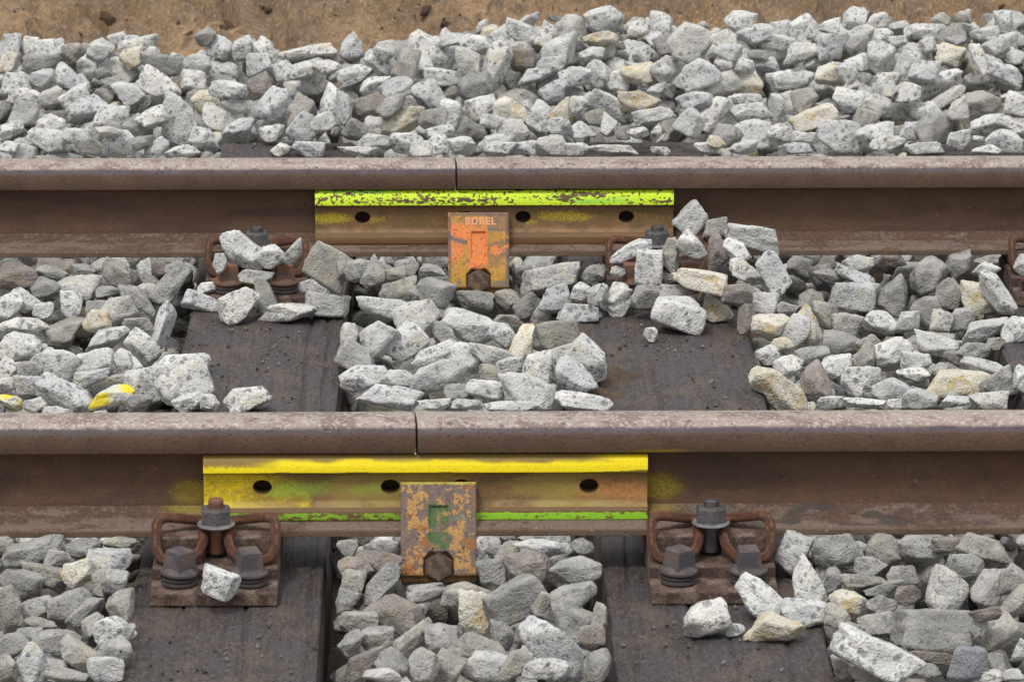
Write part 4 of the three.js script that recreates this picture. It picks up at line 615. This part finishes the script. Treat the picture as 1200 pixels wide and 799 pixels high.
const OWN = {
  s1: 'small pale stone on the end of the left sleeper behind the far rail', s2: 'pale split stone on the end of the left sleeper behind the far rail', s3: 'small pale pointed stone before the right sleeper end behind the far rail', s4: 'long flat pale stone showing just above the far rail head',
  s5: 'big brown stone at the left edge under the far rail', s6: 'broad pale stone in the left bed just in front of the far rail', s7: 'tall leaning grey stone beside the left sleeper below the far rail', s8: 'narrow upright speckled stone against the edge of the left sleeper', s9: 'speckled stone with a brown mark beside the narrow upright stone', s10: 'flat white stone lying behind a blotchy stone on the edge of the left sleeper', s11: 'squarish white stone beside the blotchy stone at the left sleeper', s12: 'large blotchy speckled stone on the edge of the left sleeper', s13: 'speckled stone with bright yellow spray paint near the near rail head', s14: 'yellow painted stone in the lower left corner of the middle bed', s15: 'pale stone just above the near rail head at the left sleeper edge', s16: 'lone white stone on the left sleeper just above the near rail head',
  s17: 'white stone wedged behind the left screw of the stone-heaped clip', s18: 'big white angular stone on top of the left far rail clip', s19: 'white stone leaning beside the big one on the left far rail clip', s20: 'small white stone inside the outer loop of the left far rail clip', s21: 'large grey block of stone between the left far rail clip and the joint plate', s22: 'rough grey stone standing between the two rusty screws', s23: 'white wedge stone in front of the left rusty screw', s24: 'speckled oval stone at the left end of the row on the left sleeper', s25: 'small white stone left of the left rusty screw', s26: 'smooth white oval stone in front of the right rusty screw', s27: 'long flat speckled stone in front of the row on the left sleeper', s28: 'pale angular stone at the right end of the row on the left sleeper',
  s29: 'long pale spotted stone right of the orange clamp', s30: 'white rounded wedge stone at the left edge of the right sleeper', s31: 'flat pale slab stone pointing at the right sleeper', s32: 'grey stone at the upper left of the big white block on the right sleeper', s33: 'large angular pale stone in the middle bed below the orange clamp', s34: 'smooth grey block stone beside the dirt on the right sleeper', s35: 'whitish cone shaped stone in the middle bed right of the left sleeper', s36: 'pale triangular stone at the dirt edge of the right sleeper', s37: 'large pale spotted stone in the centre of the middle bed above the near rail', s38: 'spotted white stone below the dirt edge of the right sleeper', s39: 'broad ridged pale stone just above the near rail joint', s40: 'long speckled stone above the near rail beside the left sleeper', s41: 'tiny white stone alone on the right sleeper',
  s42: 'uppermost rounded block stone against the far rail web', s43: 'grey stone against the far rail web behind the long slab', s44: 'long grey slab stone against the web of the far rail', s45: 'long pointed pale stone over the right far rail clip', s46: 'grey upright stone beside the bolt of the buried clip', s47: 'squat white block stone standing before the buried clip', s48: 'spotted white stone tilted right of the buried bolt', s49: 'striped brown-grey upright stone in the heap on the right sleeper', s50: 'white spotted stone under the long slab at the far rail', s51: 'white spotted elongated stone sloping down to the right in the heap', s52: 'long cream stone with ochre stain in the heap on the right sleeper', s53: 'brown-grey stone lying in the heap right of the big white block', s54: 'white stone at the left foot of the heap on the right sleeper', s55: 'pale stone behind the big white block on the right sleeper', s56: 'large white spotted stone at the right side of the heap below the slab', s57: 'big white block stone lying on the right sleeper', s58: 'small white stone with cream stain right of the big white block', s59: 'brown-grey oval stone on the right sleeper beside the cream stained stone',
  s60: 'rough grey stone leaning toward the far rail in the right bed', s61: 'large dark veined stone in the middle of the right bed', s62: 'smooth rounded pale stone in the right bed below the far rail', s63: 'tan squared stone tilted in the right bed near the right edge', s64: 'long white spotted stone sloping in the right bed near the right edge', s65: 'upright cream stone with a split at the right sleeper edge', s66: 'ochre stained stone at the right edge of the right sleeper', s67: 'brown-grey pointed stone in the right bed above the near rail', s68: 'long white stone with ochre end in the right bed above the near rail', s69: 'long cream stone at the right sleeper corner above the near rail', s70: 'white stone cut off by the right edge above the end sleeper',
  s71: 'pale tan stone just below the near rail left of the clip plate', s72: 'small tan cube like stone below the near rail at the left', s73: 'bright white square stone in the lower left bed beside the sleeper', s74: 'white veined stone in the lower left corner', s75: 'white stone between the two screws of the left near clip', s76: 'long pale stone under the near rail foot right of the brown clamp', s77: 'large dull brown-grey stone below left of the brown clamp', s78: 'tan pyramid shaped stone below the brown clamp', s79: 'large pale lumpy stone in the lower middle bed', s80: 'grey wedge stone beside the right sleeper in the lower middle bed', s81: 'big white spotted boot shaped stone in the lower middle bed', s82: 'smooth white stone at the bottom edge in the middle bed', s83: 'white oval stone under the boot shaped stone', s84: 'pale faceted stone in the lower right bed', s85: 'tan veined stone in the lower right bed beside the sleeper', s86: 'largest grey slab stone in the lower right bed', s87: 'blue-grey flat square block at the bottom edge', s88: 'long white spotted stone at the bottom edge by the right sleeper', s89: 'white stone beside the outer loop of the right near clip', s90: 'white stone lying at the edge of the right sleeper below the clip', s91: 'white stone at the sleeper edge below the clip plate corner', s92: 'white tapering stone against the plate of the right near clip', s93: 'white and cream stone on the right sleeper, frontmost of the cluster', s94: 'white angular stone alone on the right sleeper before the clip plate', s95: 'very small white stone between two larger ones on the right sleeper',
};
const FOCAL = 5384.98, EYE = new THREE.Vector3(0.0103, 1.8994, 5.8477), look = new THREE.Object3D();      // where the survey of the stones was made from
look.rotation.set(-15.2876 * Math.PI / 180, -0.9823 * Math.PI / 180, 0.0942 * Math.PI / 180, 'YXZ'); look.updateMatrixWorld(true);
const camX = new THREE.Vector3().setFromMatrixColumn(look.matrixWorld, 0), camY = new THREE.Vector3().setFromMatrixColumn(look.matrixWorld, 1), camZ = new THREE.Vector3().setFromMatrixColumn(look.matrixWorld, 2);
const ENTER = { back: -GAUGE - 0.1, mid: -0.1, front: 0.75 };
NOTES.forEach((s, i) => { s.id = i; });
const BLOCKS = new Set(['s12', 's21', 's28', 's29', 's31', 's34', 's42', 's43', 's44', 's47', 's52', 's56', 's57', 's62', 's73', 's75', 's79', 's86', 's87', 's88', 's89']);
const LIES = { s8: 0, s10: 0, s12: 0, s16: 0, s23: 0, s24: 0, s25: 0.019, s26: 0, s27: 0, s28: 0, s41: 0, s54: 0, s55: 0, s57: 0, s58: 0, s59: 0, s75: 0.0185, s90: 0, s91: 0, s92: 0.0, s93: 0, s94: 0, s95: 0 };       // stones lying flat on timber or plate, and how high that is
const order = NOTES.slice();
const placedStones = [];
order.forEach((s) => {
  const r = rng(40000 + s.id), ray = new THREE.Vector3().addScaledVector(camX, (s.x - 600) / FOCAL).addScaledVector(camY, (399.5 - s.y) / FOCAL).addScaledVector(camZ, -1);
  const depthAt = z => (z - EYE.z) / ray.z;
  const shape = rockShape(50000 + s.id * 7, 9, BLOCKS.has(s.own) ? 2 : 1);
  const a = s.a * Math.PI / 180, ax = camX.clone().multiplyScalar(Math.cos(a)).addScaledVector(camY, Math.sin(a)), ay = camX.clone().multiplyScalar(-Math.sin(a)).addScaledVector(camY, Math.cos(a));
  const px = depthAt(s.zone === 'back' ? -2.7 : s.zone === 'mid' ? -0.95 : 0.25) / FOCAL;
  const ea = s.w / 2 * px * 1.1, eb = s.h / 2 * px * 1.1, ec = Math.min(ea, Math.max(eb * 0.75, (ea + eb) / 2 * (0.62 + 0.3 * r())));
  const B = new THREE.Matrix4().makeBasis(ax.clone().multiplyScalar(ea), ay.clone().multiplyScalar(eb), camZ.clone().multiplyScalar(ec));
  const n = transformed(shape.v, B), rest = LIES[s.own];
  let low = 0; for (let i = 1; i < n; i += 3) low = Math.min(low, Vtmp[i]);
  let d = depthAt(ENTER[s.zone] - 0.02), d1 = depthAt(s.zone === 'back' ? -3.25 : s.zone === 'mid' ? -GAUGE + 0.03 : -0.03), hit = d1;
  const P = new THREE.Vector3(), bite = clamp(eb * 0.7, 0.008, 0.022), few = n / 3 * 0.07;
  if (rest !== undefined) { hit = (EYE.y - (rest - low * 0.78)) / -ray.y; d = d1; }
  for (; d < d1; d += 0.005) {
    P.copy(EYE).addScaledVector(ray, d); let pen = -1, many = 0;
    for (let i = 0; i < n; i += 3) { const c = cellOf(P.x + Vtmp[i], P.z + Vtmp[i + 2]); if (c < 0) continue; const h = HM[c] - P.y - Vtmp[i + 1]; if (Vtmp[i + 1] > 0.3 * eb) continue; if (h > pen) pen = h; if (h > 0.002) many++; }
    if (pen > bite || many > few) { hit = d; break; }
  }
  P.copy(EYE).addScaledVector(ray, hit);
  if (hit === d1) { if (s.zone === 'back') P.copy(EYE).addScaledVector(ray, depthAt(-3.12)); P.y = restHeight(n, P.x, P.z) - 0.006; }
  stamp(n, P.x, P.y, P.z);
  s.at = P.clone(); s.mesh = () => { const v = Vtmp.slice(0, transformed(shape.v, B)); for (let i = 0; i < v.length; i += 3) if (SLEEPERS.some(([sx, w]) => Math.abs(P.x + v[i] - sx) < w / 2) && P.z + v[i + 2] > SLEEPER_FAR && v[i + 1] + P.y < 0.0008) v[i + 1] = 0.0008 - P.y;
    if (rest) for (let i = 1; i < v.length; i += 3) if (v[i] + P.y < rest) v[i] = rest - P.y; return rockGeometry(v, shape.idx, s.id); }; placedStones.push(s);
});
// chinks left between them
for (let q = 0; q < 9000; q++) {
  const x = -1.7 + 3.4 * R(), z = -3.5 + 4.3 * R(); if (!gravelAt(x, z)) continue;
  const c = cellOf(x, z); if (HM[c] > bedLevel(x, z) - 0.012) continue;
  drop(x, z, 0.011 + 0.012 * R(), 0.012, 3);
}
for (let q = 0; q < 2600; q++) {        // the surface carries on beyond the picture
  const x = -1.7 + 3.4 * R(), z = -3.4 + 4.2 * R(); if (!gravelAt(x, z)) continue;
  const s = 0.85 + 0.12 * (z < -1.5 ? 1.6 : z < 0 ? 1 : 0.2); if (x > -s + 0.16 && x < s + 0.1) continue;
  if (HM[cellOf(x, z)] > bedLevel(x, z) + 0.02) continue; drop(x, z, 0.022 + 0.016 * R(), 0.05, 2);
}

const ranked = placedStones.slice().sort((a, b) => (b.own ? 1e6 : 0) + b.w * b.h - ((a.own ? 1e6 : 0) + a.w * a.h));
const KINDNAME = { w: 'white spotted', v: 'pale grey', g: 'mid grey', d: 'dull brown-grey', y: 'cream stained' };
function placeName(s) {
  if (s.zone === 'back') return s.x < 400 ? 'heap behind the far rail, left of the joints' : s.x < 800 ? 'heap behind the far rail, behind the clamps' : 'heap behind the far rail, toward the right edge';
  if (s.zone === 'mid') return s.x < 240 ? 'bed between the rails left of the left sleeper' : s.x < 720 ? 'bed between the rails and between the sleepers' : 'bed between the rails right of the right sleeper';
  return s.x < 250 ? 'bed before the near rail left of the left sleeper' : s.x < 720 ? 'bed before the near rail between the sleepers' : 'bed before the near rail right of the right sleeper';
}
const ORD = ['first', 'second', 'third', 'fourth', 'fifth', 'sixth', 'seventh', 'eighth', 'ninth', 'tenth'];
const chosen = ranked.slice(0, 300), alike = {};
for (const s of chosen) {
  const t = s.w / s.h, a = s.a;
  const shape = t < 1.22 ? 'blocky' : Math.abs(a) > 55 && a < 125 && t > 1.3 ? 'upright' : t > 1.75 ? 'long' : a > 14 ? 'right-rising' : a < -14 ? 'left-rising' : 'wide';
  const row = s.zone === 'back' ? (s.y < 62 ? 'high on' : s.y < 120 ? 'halfway up' : 'low on') : s.zone === 'mid' ? (s.y < 345 ? 'far rail side of' : s.y < 410 ? 'midst of' : 'near rail side of') : (s.y < 680 ? 'rail side of' : 'front of');
  const where = s.zone === 'back' ? row + ' ' + (s.x < 400 ? 'the left third' : s.x < 800 ? 'the middle third' : 'the right third') + ' of the far heap' : row + ' ' + (s.zone === 'mid' ? (s.x < 240 ? 'the left middle bed' : s.x < 720 ? 'the centre middle bed' : 'the right middle bed') : (s.x < 250 ? 'the left front bed' : s.x < 720 ? 'the centre front bed' : 'the right front bed'));
  s.label = s.own ? OWN[s.own] : KINDNAME[s.kind] + ' ' + shape + ' stone ' + where; if (!s.own) (alike[s.label] ??= []).push(s);
}
for (const l in alike) if (alike[l].length > 1) alike[l].sort((a, b) => a.x - b.x).forEach((s, i) => { s.label = l + ', ' + ORD[i] + ' from left'; });
chosen.forEach(s => {
  const list = STONE[s.kind], m = new THREE.Mesh(s.mesh(), list[s.id % list.length]); m.position.copy(s.at);
  add(m, 'ballast_stone', s.label, 'stone', 'ballast stones in the ' + placeName(s));
});
{ // every other stone of the bed
  const bed = new THREE.Group(); bed.name = 'ballast'; bed.userData = { kind: 'stuff', label: 'smaller and half hidden crushed stones of the track bed', category: 'ballast' }; scene.add(bed);
  const rest = {};
  ranked.slice(300).forEach(s => { const list = STONE[s.kind], k = s.kind + s.id % list.length; (rest[k] ??= { m: list[s.id % list.length], g: [] }).g.push(s.mesh().translate(s.at.x, s.at.y, s.at.z)); });
  for (const k in rest) { const m = part(bed, 'loose_stones', mergeGeometries(rest[k].g), rest[k].m); m.userData.kind = 'stuff'; }
  const geo = shapes.map((s, k) => { const v = s.v.map(x => x * 0.03); return rockGeometry(v, s.idx, 7000 + k); });
  const by = {};
  FILL.forEach((f, i) => { const k = f.k + f.kind; (by[k] ??= []).push(f); });
  const u = new THREE.Matrix4().makeScale(1 / 0.03, 1 / 0.03, 1 / 0.03), tint = new THREE.Color();
  for (const k in by) { const list = by[k], im = new THREE.InstancedMesh(geo[list[0].k], STONE[list[0].kind][0], list.length); list.forEach((f, i) => { im.setMatrixAt(i, f.m.clone().multiply(u)); const b = 0.8 + 0.22 * R(); im.setColorAt(i, tint.setRGB(b, b * (0.985 + 0.015 * R()), b * (0.95 + 0.06 * R()))); }); im.name = 'loose_stones'; im.userData.kind = 'stuff'; bed.add(im); }
}
console.log('fill', FILL.length, 'notes', NOTES.length);

// ---------------------------------------------------------------- clods and pebbles on the bank
{
  const sh = rockShape(778, 3), g = rockGeometry(sh.v.map(x => x), sh.idx, 4), N = 1500, im = new THREE.InstancedMesh(g, soil, N), r = rng(99), c = new THREE.Color();
  for (let i = 0; i < N; i++) {
    const x = -2.4 + 4.8 * r(), z = -3.4 - 1.3 * r(), s = (0.003 + 0.02 * r() ** 5) * (x < -0.2 ? 0.7 : 1); eu.set(r() * 6, r() * 6, r() * 6);
    mt.compose(new THREE.Vector3(x, bankHeight(x, z) + s * 0.25, z), qt.setFromEuler(eu), sc.set(s * 1.2, s * 0.8, s)); im.setMatrixAt(i, mt);
    const b = 0.95 + 0.4 * r(); r() < 0.22 ? c.setRGB(b * 1.05, b * 1.12, b * 1.2) : c.setRGB(b, b * 0.97, b * 0.92); im.setColorAt(i, c);
  }
  im.name = 'soil_clods'; im.userData = { kind: 'stuff', label: 'clods and pebbles lying on the brown earth bank', category: 'clods' }; scene.add(im);
}
// ---------------------------------------------------------------- dirt spilled over the edge of the right sleeper
{
  const NX = 70, NZ = 120, pos = [], uv = [], idx = [], x0 = 0.205, x1 = 0.42, z0 = -1.3, z1 = -0.62;
  for (let j = 0; j <= NZ; j++) for (let i = 0; i <= NX; i++) {
    const u = i / NX, v = j / NZ, x = x0 + (x1 - x0) * u, z = z0 + (z1 - z0) * v;
    const rim = Math.min(v, 1 - v) * 5, reach = 0.5 + 0.5 * fbm3(z * 6, 3.3, 1, 3);
    let y = 0.016 * ss(reach, reach - 0.5, u) * clamp(rim) - 0.004 + 0.005 * fbm3(x * 30, 8, z * 22, 3) + 0.003 * fbm3(x * 90, 2, z * 90, 2);
    if (x < 0.232) y -= (0.232 - x) * 1.6; if (rim < 0.4 || u > 0.97) y -= 0.01; pos.push(x, y, z); uv.push(x / 0.6, z / 0.6);
  }
  for (let j = 0; j < NZ; j++) for (let i = 0; i < NX; i++) { const a = j * (NX + 1) + i, b = a + NX + 1; idx.push(a, b, a + 1, a + 1, b, b + 1); }
  const g = new THREE.BufferGeometry(); g.setAttribute('position', new THREE.Float32BufferAttribute(pos, 3)); g.setAttribute('uv', new THREE.Float32BufferAttribute(uv, 2)); g.setIndex(idx); g.computeVertexNormals();
  const m = structure('dirt', g, new THREE.MeshStandardMaterial({ map: bedMap, bumpMap: soilBump, bumpScale: 0.006, roughness: 1, color: new THREE.Color().setRGB(0.62, 0.56, 0.52) }), 'stuff');
  m.userData.label = 'dark dirt spilled over the left edge of the right sleeper'; m.userData.category = 'dirt';
}
// ---------------------------------------------------------------- grit on the sleepers and the rail foot
{
  const g = rockGeometry(rockShape(777, 1).v, rockShape(777, 1).idx, 3), N = 2600, im = new THREE.InstancedMesh(g, STONE.v[0], N), r = rng(88), c = new THREE.Color(); let n = 0;
  for (let i = 0; i < 26000 && n < N; i++) {
    const [sx, w] = SLEEPERS[Math.floor(r() * 3)], x = sx + (r() - 0.5) * w * 0.97, z = -2.48 + 3.2 * r();
    if (fbm(x * 14, z * 14, 91, 3) + (z < -1 && z > -1.34 ? 0.12 : 0) < 0.44 + 0.2 * r()) continue; const o = cellOf(x, z); if (HM[o] > 0.03) continue;
    const s = 0.0008 + 0.0026 * r() ** 4; eu.set(r() * 6, r() * 6, r() * 6); mt.compose(new THREE.Vector3(x, HM[o] + s * 0.3, z), qt.setFromEuler(eu), sc.set(s * 1.2, s * 0.8, s)); im.setMatrixAt(n, mt);
    const b = r(); b < 0.45 ? c.setRGB(0.62, 0.55, 0.46) : b < 0.75 ? c.setRGB(0.34, 0.27, 0.21) : c.setRGB(1, 1, 0.97); im.setColorAt(n++, c);
  }
  im.count = n; im.name = 'stone_grit'; im.userData = { kind: 'stuff', label: 'fine stone grit scattered over the sleepers', category: 'grit' }; scene.add(im);
}

scene.traverse(o => { if (o.isMesh) { o.castShadow = true; o.receiveShadow = true; } });
renderer.render(scene, camera);
